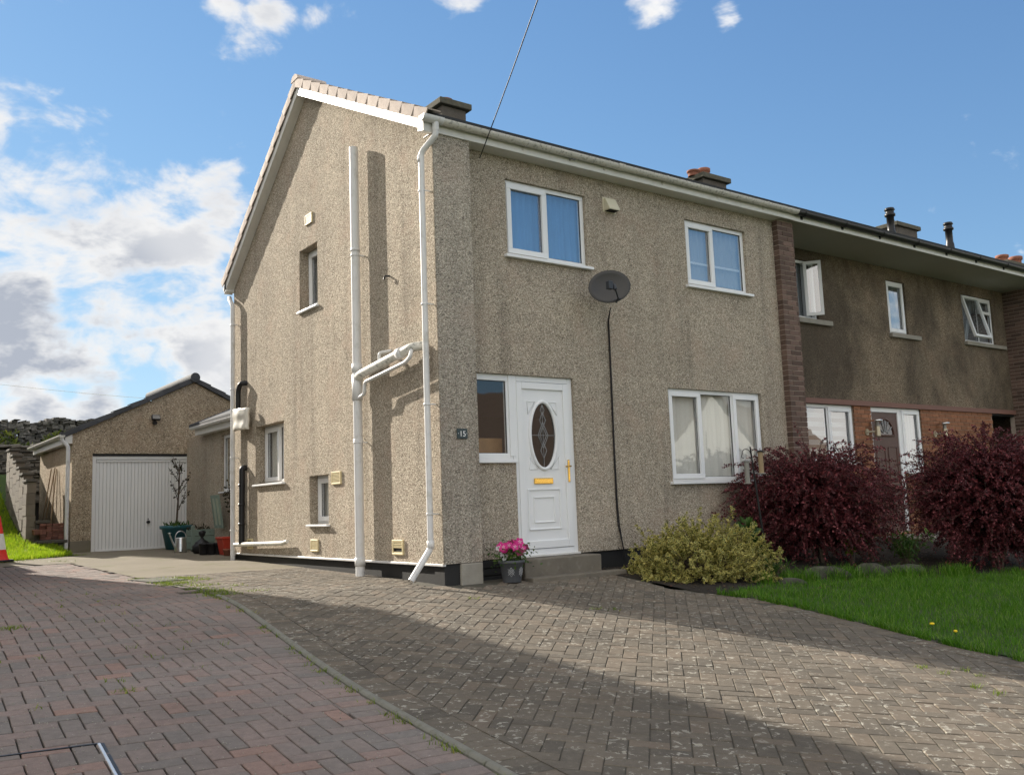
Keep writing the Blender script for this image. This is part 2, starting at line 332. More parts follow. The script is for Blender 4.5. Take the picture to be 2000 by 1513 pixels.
# ------------------------------------------------------------------ object helpers
WM = {}                                             # world matrix of each object made here
def tag(o, label=None, cat=None, group=None, kind=None):
    if label: o['label'] = label
    if cat: o['category'] = cat
    if group: o['group'] = group
    if kind: o['kind'] = kind
    return o
def thing(name, loc, label, cat, group=None):
    o = bpy.data.objects.new(name, None); COL.objects.link(o)
    o.location = loc; o.empty_display_size = .2
    WM[o] = Matrix.Translation(loc)
    return tag(o, label, cat, group)
def attach(o, parent, wm=None):
    wm = wm or Matrix.Identity(4); WM[o] = wm
    if parent is not None:
        o.parent = parent; o.matrix_parent_inverse = WM[parent].inverted()
    o.matrix_basis = wm
    return o
def link(name, mesh, parent=None, wm=None):
    o = bpy.data.objects.new(name, mesh); COL.objects.link(o)
    return attach(o, parent, wm)
class MB:
    def __init__(s): s.v = []; s.f = []; s.sm = []
    def add(s, vs, fs, smooth=False):
        k = len(s.v); s.v += [tuple(float(c) for c in p) for p in vs]
        s.f += [tuple(i + k for i in f) for f in fs]; s.sm += [smooth] * len(fs); return s
    def box(s, x0, x1, y0, y1, z0, z1):
        vs = [(x, y, z) for z in (z0, z1) for y in (y0, y1) for x in (x0, x1)]
        return s.add(vs, [(0, 2, 3, 1), (4, 5, 7, 6), (0, 1, 5, 4), (2, 6, 7, 3), (0, 4, 6, 2), (1, 3, 7, 5)])
    def quad(s, *p): return s.add(p, [tuple(range(len(p)))])
    def obox(s, mm, x0, x1, y0, y1, z0, z1):
        k = len(s.v); s.box(x0, x1, y0, y1, z0, z1)
        for i in range(k, len(s.v)): s.v[i] = tuple(mm @ Vector(s.v[i]))
        return s
    def prism(s, poly, vec):                        # closed prism of a polygon swept by vec
        n = len(poly); P = [Vector(p) for p in poly]; Q = [p + Vector(vec) for p in P]
        return s.add(P + Q, [tuple(range(n))[::-1], tuple(range(n, 2 * n))] + [(i, (i + 1) % n, n + (i + 1) % n, n + i) for i in range(n)])
    def tube(s, path, r, n=10, cap=True, smooth=True):
        P = [Vector(p) for p in path]; rs = r if isinstance(r, (list, tuple)) else [r] * len(P)
        rings = []; ref = None
        for i, p in enumerate(P):
            d = (P[min(i + 1, len(P) - 1)] - P[max(i - 1, 0)]).normalized()
            if ref is None: ref = d.orthogonal().normalized()
            ref = (ref - d * ref.dot(d)).normalized(); b = d.cross(ref)
            rings.append([p + rs[i] * (math.cos(a) * ref + math.sin(a) * b) for a in (2 * math.pi * k / n for k in range(n))])
        vs = [q for ring in rings for q in ring]; fs = []
        for i in range(len(P) - 1):
            for k in range(n):
                fs.append((i * n + k, i * n + (k + 1) % n, (i + 1) * n + (k + 1) % n, (i + 1) * n + k))
        s.add(vs, fs, smooth)
        if cap:
            s.add(rings[0], [tuple(range(n))[::-1]]); s.add(rings[-1], [tuple(range(n))])
        return s
    def lathe(s, prof, c=(0, 0, 0), n=20, smooth=True, sx=1., sy=1.):
        vs = [(c[0] + r * sx * math.cos(2 * math.pi * k / n), c[1] + r * sy * math.sin(2 * math.pi * k / n), c[2] + z) for r, z in prof for k in range(n)]
        fs = [(i * n + k, i * n + (k + 1) % n, (i + 1) * n + (k + 1) % n, (i + 1) * n + k) for i in range(len(prof) - 1) for k in range(n)]
        return s.add(vs, fs, smooth)
    def mesh(s, name, mat):
        me = bpy.data.meshes.new(name); me.from_pydata(s.v, [], s.f)
        me.polygons.foreach_set('use_smooth', s.sm)
        me.materials.append(MATS[mat]); me.update(); return me
    def build(s, name, mat, parent=None, bevel=0., seg=1):
        o = link(name, s.mesh(name, mat), parent)
        if bevel:
            b = o.modifiers.new('bevel', 'BEVEL'); b.width = bevel; b.segments = seg; b.limit_method = 'ANGLE'; b.angle_limit = rad(40)
        return o
def npmesh(name, V, F, mat, rim=None):                # fast mesh of equal-size faces from numpy arrays
    me = bpy.data.meshes.new(name); V = np.asarray(V, np.float32); F = np.asarray(F, np.int32)
    nf, k = F.shape
    me.vertices.add(len(V)); me.vertices.foreach_set('co', V.ravel())
    me.loops.add(nf * k); me.loops.foreach_set('vertex_index', F.ravel())
    me.polygons.add(nf); me.polygons.foreach_set('loop_start', np.arange(0, nf * k, k, dtype=np.int32))
    if rim is not None:
        a = me.attributes.new('rim', 'FLOAT', 'POINT'); a.data.foreach_set('value', np.asarray(rim, np.float32))
    me.materials.append(MATS[mat]); me.update(calc_edges=True); me.validate(); return me
# plane-local boxes: 'f' = facade plane (u=x, depth towards +y), 'g' = gable plane (u=y, depth towards +x)
def PL(plane, off, u, d, z): return (u, off + d, z) if plane == 'f' else (off + d, u, z)
def pbox(mb, plane, off, u0, u1, z0, z1, d0, d1):
    if plane == 'f': mb.box(u0, u1, off + d0, off + d1, z0, z1)
    else: mb.box(off + d0, off + d1, u0, u1, z0, z1)
    return mb
def wall_holes(mb, plane, off, u0, u1, z0, z1, holes, reveal=.12):
    us = sorted({u0, u1, *[h[0] for h in holes], *[h[1] for h in holes]}); zs = sorted({z0, z1, *[h[2] for h in holes], *[h[3] for h in holes]})
    us = [a for a in us if u0 <= a <= u1]; zs = [a for a in zs if z0 <= a <= z1]
    flip = plane == 'g'
    def q(*p):
        p = [PL(plane, off, *a) for a in p]
        mb.quad(*(p[::-1] if flip else p))
    for a, b in zip(us, us[1:]):
        for c, d in zip(zs, zs[1:]):
            mu, mz = (a + b) / 2, (c + d) / 2
            if any(h[0] < mu < h[1] and h[2] < mz < h[3] for h in holes): continue
            q((a, 0, c), (b, 0, c), (b, 0, d), (a, 0, d))
    for a, b, c, d in [h[:4] for h in holes]:
        r = reveal; cl, cr, dl, dr = c, c, d, d
        for h in holes:                             # no reveal where two openings meet
            if abs(h[1] - a) < 1e-6 and h[2] < d and h[3] > c: dl = max(c, h[2])
            if abs(h[0] - b) < 1e-6 and h[2] < d and h[3] > c: dr = max(c, h[2])
        if dl > cl: q((a, 0, cl), (a, 0, dl), (a, r, dl), (a, r, cl))
        if dr > cr: q((b, 0, dr), (b, 0, cr), (b, r, cr), (b, r, dr))
        q((a, 0, d), (b, 0, d), (b, r, d), (a, r, d)); q((b, 0, c), (a, 0, c), (a, r, c), (b, r, c))
    return mb
def window(parent, plane, off, u0, u1, z0, z1, sb, lights, fr=.055, mat='upvc', glass='glass', sill=(.05, .06, .038), back=None, backmat='blind', depth=.06, sillmat='upvc'):
    """frame at setback sb; lights = list of (u0,u1,z0,z1,is_sash) fractions of the opening"""
    w0, h0 = u1 - u0, z1 - z0
    mb = MB()
    for a in ((u0, u1, z0, z0 + fr), (u0, u1, z1 - fr, z1), (u0, u0 + fr, z0 + fr, z1 - fr), (u1 - fr, u1, z0 + fr, z1 - fr)):
        pbox(mb, plane, off, *a, sb, sb + depth)
    cuts = sorted({l[0] for l in lights if l[0] > 0})
    for c in cuts:
        uc = u0 + c * w0
        pbox(mb, plane, off, uc - fr * .45, uc + fr * .45, z0 + fr, z1 - fr, sb + .002, sb + depth - .002)
    win = mb.build('window', mat, parent, .006, 2)
    for (a, b, c, d, sash) in lights:
        lu0 = u0 + a * w0 + (fr if a == 0 else fr * .45); lu1 = u0 + b * w0 - (fr if b == 1 else fr * .45)
        lz0 = z0 + c * h0 + (fr if c == 0 else fr * .3); lz1 = z0 + d * h0 - (fr if d == 1 else fr * .3)
        if sash:
            s = MB(); e = fr * .35; k = fr * .85
            for q in ((lu0 - e, lu1 + e, lz0 - e, lz0 + k), (lu0 - e, lu1 + e, lz1 - k, lz1 + e), (lu0 - e, lu0 + k, lz0 + k, lz1 - k), (lu1 - k, lu1 + e, lz0 + k, lz1 - k)):
                pbox(s, plane, off, *q, sb - .018, sb + depth * .6)
            so_ = s.build('sash', mat, win, .005, 2)
            lu0 += k * .9; lu1 -= k * .9; lz0 += k * .9; lz1 -= k * .9
        pbox(MB(), plane, off, lu0 - .01, lu1 + .01, lz0 - .01, lz1 + .01, sb + .022, sb + .028).build('pane', glass, win)
        gk = MB(); k = .006
        for q in ((lu0, lu1, lz0, lz0 + k), (lu0, lu1, lz1 - k, lz1), (lu0, lu0 + k, lz0 + k, lz1 - k), (lu1 - k, lu1, lz0 + k, lz1 - k)):
            pbox(gk, plane, off, *q, sb + .012, sb + .021)
        gk.build('gasket', 'black_plastic', win)
    if sill:
        ex, pr, hh = sill
        pbox(MB(), plane, off, u0 - ex, u1 + ex, z0 - hh, z0 - .001, -pr, sb + .03).build('sill', sillmat, win, .006, 2)
    if back == 'curtain':
        mb = MB(); n = 60; vs = []; 
        for i in range(n + 1):
            u = u0 + w0 * i / n; d = sb + .11 + .02 * math.sin(i * 1.3) + .012 * math.sin(i * 2.9 + 1)
            vs += [PL(plane, off, u, d, z0), PL(plane, off, u, d, z1)]
        mb.add(vs, [(2 * i, 2 * i + 2, 2 * i + 3, 2 * i + 1) for i in range(n)], True)
        mb.build('curtain', backmat, win)
    if back == 'vblind':
        nb = int(w0 / .085)
        me = None
        for i in range(nb):
            u = u0 + (i + .5) * w0 / nb; mb = MB(); t = -.62 + .12 * random.random(); hw = .043
            a = PL(plane, off, u - hw * math.cos(t), sb + .10 - hw * math.sin(t), z0 + .02); b = PL(plane, off, u + hw * math.cos(t), sb + .10 + hw * math.sin(t), z0 + .02)
            mb.quad(a, b, (b[0], b[1], z1), (a[0], a[1], z1)); mb.build('blind_slat', backmat, win)
    if back == 'hblind':
        z = z0
        while z < z1 - .05:
            pbox(MB(), plane, off, u0 + .02, u1 - .02, z, z + .085, sb + .13, sb + .134).build('blind_slat', backmat, win); z += .155
    return win
def half_gutter(mb, p0, p1, r, th=.006, n=10, up=(0, 0, 1)):
    P0, P1 = Vector(p0), Vector(p1); d = (P1 - P0).normalized(); upv = Vector(up); side = d.cross(upv).normalized()
    prof = [(r * math.cos(a), -r * math.sin(a)) for a in (math.pi * k / n for k in range(n + 1))] + [((r - th) * math.cos(a), -(r - th) * math.sin(a)) for a in (math.pi * (n - k) / n for k in range(n + 1))]
    k = len(prof); vs = [P + side * a + upv * b for P in (P0, P1) for a, b in prof]
    mb.add(vs, [(i, (i + 1) % k, k + (i + 1) % k, k + i) for i in range(k)], False)
    for e, o in ((0, 1), (1, 0)):
        mb.add([vs[e * k + i] for i in range(n + 1)], [tuple(range(n + 1))])
    return mb

# ================================================================== SETTING
# terrain sheet: follows the drive, rises to a bank and hillside behind the garage
def bank(x, y):
    return np.where((y > 9), .04 * np.clip(y - 9, 0, 6.5) ** 2 * np.clip((-1.3 - x) / .5, 0, 1), 0.)
def terrain_z(x, y):
    h = np.clip((y - 16.2) / 1.2, 0, 1) * 2.3 + np.clip((y - 17.4) / 5, 0, 1) * .55 - np.clip((y - 24) / 30, 0, 1) * 3
    return np.where(y > 16.0, np.maximum(G(x, y) + h, 0), G(x, y) + bank(x, y)) - .10
xs = np.unique(np.concatenate([np.linspace(-400, -20, 14), np.linspace(-20, 30, 101), np.linspace(30, 400, 14)]))
ys = np.unique(np.concatenate([np.linspace(-400, -14, 14), np.linspace(-14, 24, 115), np.linspace(24, 500, 18)]))
X, Y = np.meshgrid(xs, ys); Z = terrain_z(X, Y)
nx, ny = len(xs), len(ys); idx = np.arange(nx * ny).reshape(ny, nx)
F = np.stack([idx[:-1, :-1], idx[:-1, 1:], idx[1:, 1:], idx[1:, :-1]], -1).reshape(-1, 4)
tag(link('ground', npmesh('ground', np.stack([X, Y, Z], -1).reshape(-1, 3), F, 'terrain')), kind='structure')
def sheet(name, x0, x1, y0, y1, step, mat, dz, keep=None, zf=None):
    xs = np.linspace(x0, x1, int((x1 - x0) / step) + 2); ys = np.linspace(y0, y1, int((y1 - y0) / step) + 2)
    X, Y = np.meshgrid(xs, ys); Z = (zf or G)(X, Y) + dz
    idx = np.arange(X.size).reshape(X.shape)
    F = np.stack([idx[:-1, :-1], idx[:-1, 1:], idx[1:, 1:], idx[1:, :-1]], -1).reshape(-1, 4)
    if keep is not None:
        cx, cy = X.ravel()[F].mean(1), Y.ravel()[F].mean(1); F = F[keep(cx, cy)]
    return link(name, npmesh(name, np.stack([X, Y, Z], -1).reshape(-1, 3), F, mat))
KERB = [(-2.13, 1.05), (-2.15, .52), (-2.17, .25), (-2.26, -.53), (-2.41, -1.58), (-2.54, -2.45), (-2.61, -3.0), (-2.66, -3.5), (-2.70, -4.1), (-2.73, -4.7), (-2.76, -5.3), (-2.80, -6.2), (-2.86, -7.6)]
LAWN = [(2.16, -.30), (2.09, -1.08), (2.09, -1.56), (2.26, -1.90), (2.40, -2.25), (2.37, -2.64), (2.32, -3.0), (2.24, -3.35), (2.16, -3.72), (2.07, -4.06), (1.98, -4.37), (1.92, -4.65), (1.88, -4.95), (1.85, -5.25), (1.80, -6.2), (1.75, -7.6)]
def xat(line, y):                                   # x of a line that runs down in y
    P = np.array(line)[::-1]; return np.interp(y, P[:, 1], P[:, 0])
# bedding sheets under the blocks
drive_g = tag(sheet('driveway', -3.2, 2.9, -7.6, 3.7, .12, 'joint_grey', -.007, lambda x, y: (x > xat(KERB, y) + .02) & (x < xat(LAWN, y) + .03) & ((y < .02) | (x < .03))), kind='structure')
drive_r = tag(sheet('shared_driveway', -7.5, -1.9, -7.6, 7.4, .12, 'joint', -.017, lambda x, y: (x < np.where(y > 1.05, -2.13, xat(KERB, y)) - .02)), kind='structure')
conc = tag(sheet('concrete_apron', -2.13, 2.2, 3.45, 11.05, .2, 'concrete', -.001, lambda x, y: (x < .78)), kind='structure')
tag(sheet('garden_path', -3.6, -1.5, 7.4, 9.3, .15, 'concrete', .003, lambda x, y: (y < 9.2 + .5 * (x + 2.6)) & (x < -2.1)), kind='structure')
soil = tag(sheet('flower_bed', 2.05, 14, -2.9, .9, .12, 'soil', .0, lambda x, y: (x > xat(LAWN, y) + .02) & (y > np.interp(x, [2, 2.6, 3.2, 4.5, 5.2, 6.1, 14], [-2.2, -1.95, -1.75, -1.88, -1.95, -2.3, -2.6]))), kind='structure')
lawn_base = tag(sheet('lawn', 1.7, 12, -8, -1.6, .12, 'terrain', .002, lambda x, y: (x > xat(LAWN, y) + .03) & (y < np.interp(x, [2, 2.6, 3.2, 4.5, 5.2, 6.1, 14], [-2.2, -1.95, -1.75, -1.88, -1.95, -2.3, -2.6]) + .08)), kind='structure')
bank_base = tag(sheet('grass_bank', -8, -1.62, 9.0, 16.2, .15, 'terrain', .0, lambda x, y: (y > 9.0 + .75 * np.clip(x + 2.75, 0, 2)), zf=lambda x, y: G(x, y) + bank(x, y)), kind='structure')

# ---- block paving
UB = .103
def clip_poly(poly, a, n):                          # keep the side where (p-a).n >= 0
    out = []
    for i in range(len(poly)):
        p, q = poly[i], poly[(i + 1) % len(poly)]
        dp, dq = (p - a) @ n, (q - a) @ n
        if dp >= 0: out.append(p)
        if dp * dq < 0: out.append(p + (q - p) * dp / (dp - dq))
    return out
def block_mesh(L, Wd, gp=.0035):
    mb = MB(); e = .0035; a, b = L / 2 - gp, Wd / 2 - gp
    vs = [(x * (a - e), y * (b - e), 0) for x, y in ((-1, -1), (1, -1), (1, 1), (-1, 1))] + [(x * a, y * b, -e) for x, y in ((-1, -1), (1, -1), (1, 1), (-1, 1))] + [(x * a, y * b, -.05) for x, y in ((-1, -1), (1, -1), (1, 1), (-1, 1))]
    fs = [(0, 1, 2, 3)] + [(i + 4, (i + 1) % 4 + 4, (i + 1) % 4, i) for i in range(4)] + [(i + 8, (i + 1) % 4 + 8, (i + 1) % 4 + 4, i + 4) for i in range(4)]
    return mb.add(vs, fs)
def paving(parent, name, mat, ang, origin, box, inside, lines, border):
    """herringbone blocks whose centre is inside(); lines = clip polylines [(pts, sign)]; border = extra (x,y,ang) blocks"""
    ca, sa = math.cos(ang), math.sin(ang); full = []; cut = []
    def place(cx, cy, brick_ang, clip=True):
        c, s_ = math.cos(brick_ang), math.sin(brick_ang)
        P = [np.array([cx + x * c - y * s_, cy + x * s_ + y * c]) for x, y in ((-UB, -UB / 2), (UB, -UB / 2), (UB, UB / 2), (-UB, UB / 2))]
        was = False
        if clip:
            for pts, sign in lines:
                A = np.array(pts); D = A[1:] - A[:-1]; mid = (A[1:] + A[:-1]) / 2
                near = np.where(np.hypot(*(mid - (cx, cy)).T) < np.hypot(*D.T) / 2 + .25)[0]
                for k in near:
                    n = np.array([-D[k][1], D[k][0]]) / np.hypot(*D[k]) * sign
                    if min((p - A[k]) @ n for p in P) < -1e-4:
                        was = True; P = clip_poly(P, A[k], n)
                        if len(P) < 3: return
        if was: cut.append(P)
        else: full.append((cx, cy, brick_ang))
    N = int(16 / UB)
    for i in range(-N, N):
        for j in range(-N, N):
            mth = (i - j) % 4
            if mth == 0: u, v, r = (i + 1) * UB, (j + .5) * UB, 0
            elif mth == 3: u, v, r = (i + .5) * UB, (j + 1) * UB, math.pi / 2
            else: continue
            x = origin[0] + u * ca - v * sa; y = origin[1] + u * sa + v * ca
            if not (box[0] < x < box[1] and box[2] < y < box[3]) or not inside(x, y): continue
            place(x, y, ang + r)
    for b in border: place(*b, clip=False)
    A = np.array(full); u, v, d = proj(np.stack([A[:, 0], A[:, 1], G(A[:, 0], A[:, 1])], -1))
    vis = (u > 0) & (u < 2000) & (v < 1513) & (d > .5)
    order = np.argsort(np.where(vis, d, 1e6))
    gp = .0021 if name == 'grey' else .0038
    me = block_mesh(2 * UB, UB, gp).mesh('paving_block', mat)
    for k in order[:300]:
        mm = gframe(*full[k]) @ Matrix.Translation((0, 0, random.uniform(-.0028, .0022))) @ Matrix.Rotation(random.gauss(0, .011), 4, 'X') @ Matrix.Rotation(random.gauss(0, .007), 4, 'Y') @ Matrix.Rotation(random.gauss(0, .006), 4, 'Z')
        link('paving_block', me, parent, mm)
    rest = MB(); base = block_mesh(2 * UB, UB, gp)
    for k in order[300:]:
        mm = gframe(*full[k]) @ Matrix.Translation((0, 0, random.uniform(-.0028, .0022))) @ Matrix.Rotation(random.gauss(0, .006), 4, 'X') @ Matrix.Rotation(random.gauss(0, .006), 4, 'Z')
        rest.add([mm @ Vector(p) for p in base.v], base.f)
    for P in cut:
        c = sum(P) / len(P); n = len(P)
        area = .5 * abs(sum(P[i][0] * P[(i + 1) % n][1] - P[(i + 1) % n][0] * P[i][1] for i in range(n)))
        if area < .0012: continue
        P = [p + (c - p) / max(np.hypot(*(c - p)), .01) * .004 for p in P]
        top = [(p[0], p[1], g(*p) - .0005) for p in P]; bot = [(p[0], p[1], g(*p) - .05) for p in P]
        ccw = sum(P[i][0] * P[(i + 1) % n][1] - P[(i + 1) % n][0] * P[i][1] for i in range(n)) > 0
        ring = tuple(range(n)) if ccw else tuple(range(n))[::-1]
        rest.add(top + bot, [ring] + [(i, i + n, (i + 1) % n + n, (i + 1) % n) for i in range(n)])
    tag(rest.build('paving_blocks', mat + '_stuff', parent), kind='stuff')
def offset_line(line, d):
    A = np.array(line, float); T_ = np.gradient(A, axis=0); T_ /= np.hypot(*T_.T)[:, None]
    return A + np.stack([-T_[:, 1], T_[:, 0]], -1) * d, T_
def soldier(line, d, ymin, ymax):                   # a row of blocks laid across a line, offset d to its left
    A, T_ = offset_line(line, d); out = []
    seg = np.hypot(*np.diff(A, axis=0).T); cum = np.concatenate([[0], np.cumsum(seg)]); s = UB / 2
    while s < cum[-1]:
        x, y = np.interp(s, cum, A[:, 0]), np.interp(s, cum, A[:, 1])
        tx, ty = np.interp(s, cum, T_[:, 0]), np.interp(s, cum, T_[:, 1])
        if ymin < y < ymax: out.append((x, y, math.atan2(tx, -ty)))
        s += UB
    return out
# KERB runs towards -y: its left side is +x (grey), right side is -x (red)
gb, _ = offset_line(KERB, .03 + 2 * UB); rb, _ = offset_line(KERB, -.03 - 2 * UB)
lb, _ = offset_line(LAWN[5:], -.03 - 2 * UB)
paving(drive_g, 'grey', 'paver_grey', rad(90 - 45.5), (.013, -.027), (-3, 2.6, -6.3, 3.5),
       lambda x, y: x > (xat(gb, y) - .15 if y < 1.0 else -2.1) and x < (xat(LAWN, y) + .12 if y < -.12 else (.1 if y > -.1 else .2)),
       [([tuple(p) for p in gb], 1), (LAWN[:5], -1), ([tuple(p) for p in lb], -1), ([(0.02, 3.6), (0.02, -.15), (2.2, -.17)], -1), ([(-2.3, 3.5), (.2, 3.5)], -1)],
       soldier(KERB, .03 + UB, -6.3, 1.0) + soldier(LAWN[5:], -.02 - UB, -6.3, -2.65))
paving(drive_r, 'red', 'paver_red', rad(-3.5), (-4.2, -4.3), (-6.6, -2., -6.6, 7.35),
       lambda x, y: x < (xat(rb, y) + .15 if y < 1.0 else -2.16), [([tuple(p) for p in rb], -1)], soldier(KERB, -.03 - UB, -6.3, 1.0))
# kerb edging stones between the two drives
kerb = tag(MB().box(-2.6, -2.55, -2, -1.9, -.4, -.3).build('kerb', 'kerb'), kind='structure')
A = np.array(KERB[1:]); seg = np.hypot(*np.diff(A, axis=0).T); cum = np.concatenate([[0], np.cumsum(seg)])
s = 0.
while s < cum[-1] - .9:
    pts = [(np.interp(t, cum, A[:, 0]), np.interp(t, cum, A[:, 1])) for t in np.linspace(s + .004, s + .906, 5)]
    mb = MB(); prof = [(-.026, -.12), (-.026, .004), (-.016, .016), (.008, .018), (.022, .012), (.026, -.12)]
    vs = []
    for i, p in enumerate(pts):
        q0, q1 = pts[max(i - 1, 0)], pts[min(i + 1, 4)]; d = np.array(q1) - np.array(q0); d = d / np.hypot(*d); nrm = np.array([-d[1], d[0]])
        vs += [(p[0] + nrm[0] * a, p[1] + nrm[1] * a, g(*p) + b) for a, b in prof]
    k = len(prof); fs = [(i * k + j, i * k + j + 1, (i + 1) * k + j + 1, (i + 1) * k + j) for i in range(4) for j in range(k - 1)]
    fs += [tuple(range(k))[::-1], tuple(range(4 * k, 5 * k))]
    mb.add(vs, fs).build('edging_stone', 'kerb', kerb, .004); s += .91
# recessed inspection-cover frame in the shared drive
ic = thing('inspection_cover', (-4.35, -4.0, g(-4.35, -4.0)), 'block-filled inspection cover with a bright metal edge in the red drive', 'drain cover')
fm = gframe(-4.15, -3.74, rad(-4.))
MB().obox(fm, -.007, .007, -.9, .0, -.02, .005).build('edge_strip', 'lead_metal', ic, .002)
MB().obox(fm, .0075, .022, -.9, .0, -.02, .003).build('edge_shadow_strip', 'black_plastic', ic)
MB().obox(fm, -.62, .012, .0, .012, -.02, .003).build('frame_bar', 'black_plastic', ic)

# ================================================================== THE HOUSE
XW, YF, PW, DR, RY = 6.156, -.18, .494, 6.10, 3.2
ZB, ZS = .25, 4.985
house = thing('house', (3, 3, .05), 'pebbledashed end-terrace house with white door, the sunlit gable to the left', 'house')
# --- walls
GM, GL, GU = (4.05, 5.15, 1.29, 2.17), (2.59, 3.18, .683, 1.327), (2.857, 3.454, 3.64, 4.52)
mb = MB(); wall_holes(mb, 'g', 0, YF, DR, ZB, 4.55, [GM, GL, GU], .15)
mb.quad((0, DR, 4.55), (0, YF, 4.55), (0, YF, 5.02), (0, RY, 6.78), (0, DR, 4.56))
gable = mb.build('gable_wall', 'dash', house)
UL, UR, LR, DO, SL = (1.12, 2.382, 3.785, 4.724), (4.213, 5.50, 3.767, 4.717), (3.688, 5.605, 1.068, 2.31), (1.13, 2.047, ZB, 2.35), (.50, 1.13, 1.36, 2.35)
mb = MB(); wall_holes(mb, 'f', 0, .40, XW + .02, ZB, ZS + .02, [UL, UR, LR, DO, SL], .10)
front = mb.build('front_wall', 'dash', house)
mb = MB(); mb.quad((0, YF, ZB), (PW, YF, ZB), (PW, YF, ZS + .02), (0, YF, ZS + .02)); mb.quad((PW, YF, ZB), (PW, .02, ZB), (PW, .02, ZS + .02), (PW, YF, ZS + .02)); mb.quad((0, YF, ZB), (0, .02, ZB), (PW, .02, ZB), (PW, YF, ZB))
mb.build('pier_wall', 'dash_grey', house)
# loose stones of the dash standing proud along the outside corners
vs = []; fs = []
def pebble(p, r):
    k = len(vs); q = rng.normal(size=(6, 3)) * .25 + np.array([(1, 0, 0), (-1, 0, 0), (0, 1, 0), (0, -1, 0), (0, 0, 1), (0, 0, -1)])
    vs.extend(np.array(p) + q * r); fs.extend([(k + a, k + b, k + c) for a, b, c in ((0, 2, 4), (2, 1, 4), (1, 3, 4), (3, 0, 4), (2, 0, 5), (1, 2, 5), (3, 1, 5), (0, 3, 5))])
for z in np.arange(ZB, 5., .011):
    for _ in range(2): pebble((rng.uniform(-.002, .012), YF + rng.uniform(-.002, .012), z + rng.uniform(-.006, .006)), rng.uniform(.005, .010))
    pebble((PW + rng.uniform(-.012, .0), YF + rng.uniform(-.001, .012), z), rng.uniform(.004, .008))
for hy0, hy1, hz0, hz1 in (GM, GL, GU):
    for z in np.arange(hz0, hz1, .012): pebble((rng.uniform(-.002, .01), hy1 + rng.uniform(-.004, .008), z), rng.uniform(.005, .010))
    for y in np.arange(hy0, hy1, .012): pebble((rng.uniform(-.002, .01), y, hz1 + rng.uniform(-.004, .008)), rng.uniform(.005, .010))
for y in np.arange(YF, DR, .012): pebble((rng.uniform(-.004, .01), y, ZB + rng.uniform(-.006, .006)), rng.uniform(.005, .010))
tag(link('dash_stones', npmesh('dash_stones', vs, fs, 'dash'), house), kind='stuff')
mb = MB(); mb.quad((0, DR, -.1), (XW + .3, DR, -.1), (XW + .3, DR, 4.6), (0, DR, 4.6)); mb.quad((.03, .1, 2.55), (XW, .1, 2.55), (XW, DR, 2.55), (.03, DR, 2.55)); mb.quad((XW + .2, .1, 0), (XW + .2, DR, 0), (XW + .2, DR, 4.6), (XW + .2, .1, 4.95)); mb.quad((.03, .1, .2), (XW, .1, .2), (XW, DR, .2), (.03, DR, .2)); mb.quad((.03, .05, 4.97), (XW, .05, 4.97), (XW, DR, 4.97), (.03, DR, 4.97))
mb.quad((.9, .3, .2), (.9, DR, .2), (.9, DR, 4.97), (.9, .3, 4.97)) if 0 else None
mb.build('inner_walls', 'room', house)
# --- plinth, pier base, step
mb = MB(); mb.box(.035, .2, YF + .21, DR, -.25, ZB - .002); mb.box(.3, 6.1, .03, .2, -.35, ZB - .002); mb.build('plinth', 'black_paint', house)
MB().box(-.012, .03, YF, DR, ZB - .022, ZB + .004).build('drip_bead', 'pvc_pipe', house, .004)
mb = MB(); mb.box(.02, .22, YF + .02, .04, -.2, ZB - .004); mb.build('pier_brick', 'black_paint', house)
MB().box(.215, PW, YF - .012, .04, -.2, ZB - .006).build('pier_base_stone', 'stoneblock', house, .012, 2)
MB().box(1.0, 2.13, -.27, .06, -.2, .235).build('doorstep', 'step', house, .012, 2)
MB().box(.96, 2.35, -.46, -.272, -.3, g(1.5, -.35) + .035).build('lower_step', 'step', house, .012, 2)
mb = MB(); mb.box(.50, 1.0, -.02, .1, -.2, .07); mb.box(.50, 1.0, -.02, .1, .082, .15); mb.box(.50, 1.0, -.02, .1, .162, .235); mb.build('porch_bricks', 'black_paint', house, .004)
# --- windows
W2 = lambda c: [(0, c, 0, 1, True), (c, 1, 0, 1, False)]
window(house, 'f', 0, *UL, .045, W2(.51), .055, glass='glass_ripple', back='curtain', backmat='curtain_sky_reflection')
ur = window(house, 'f', 0, *UR, .045, W2(.47), .055, glass='glass_sky', back='curtain', backmat='curtain_white')
MB().box(UR[0] + .05, UR[1] - .06, .100, .110, 4.12, 4.15).build('curtain_rail', 'white_paint', ur)
window(house, 'f', 0, *LR, .045, [(0, .345, 0, 1, True), (.345, .69, 0, 1, False), (.69, 1, 0, 1, True)], .055, glass='glass', back='vblind')
window(house, 'g', 0, *GM, .15, [(0, .45, 0, 1, False), (.45, 1, 0, 1, True)], .055, glass='glass', back='curtain', backmat='blind', sill=(.035, .05, .03))
window(house, 'g', 0, *GL, .12, [(0, 1, 0, 1, True)], .055, glass='glass', back='curtain', backmat='blind', sill=(.035, .05, .03))
window(house, 'g', 0, *GU, .14, [(0, 1, 0, 1, True)], .055, glass='glass', back='curtain', backmat='blind_grey', sill=(.03, .04, .03))
sw = window(house, 'f', 0, .50, 1.13, 1.36, 2.35, .05, [(0, 1, 0, 1, False)], .075, glass='glass', sill=(.0, .05, .04))
MB().box(.5, 1.1, .22, .24, 1.36, 1.62).build('inner_shelf', 'wood_warm', sw)
MB().box(1.085, 1.165, .035, .115, 1.40, 2.349).build('mullion', 'upvc', sw, .006, 2)
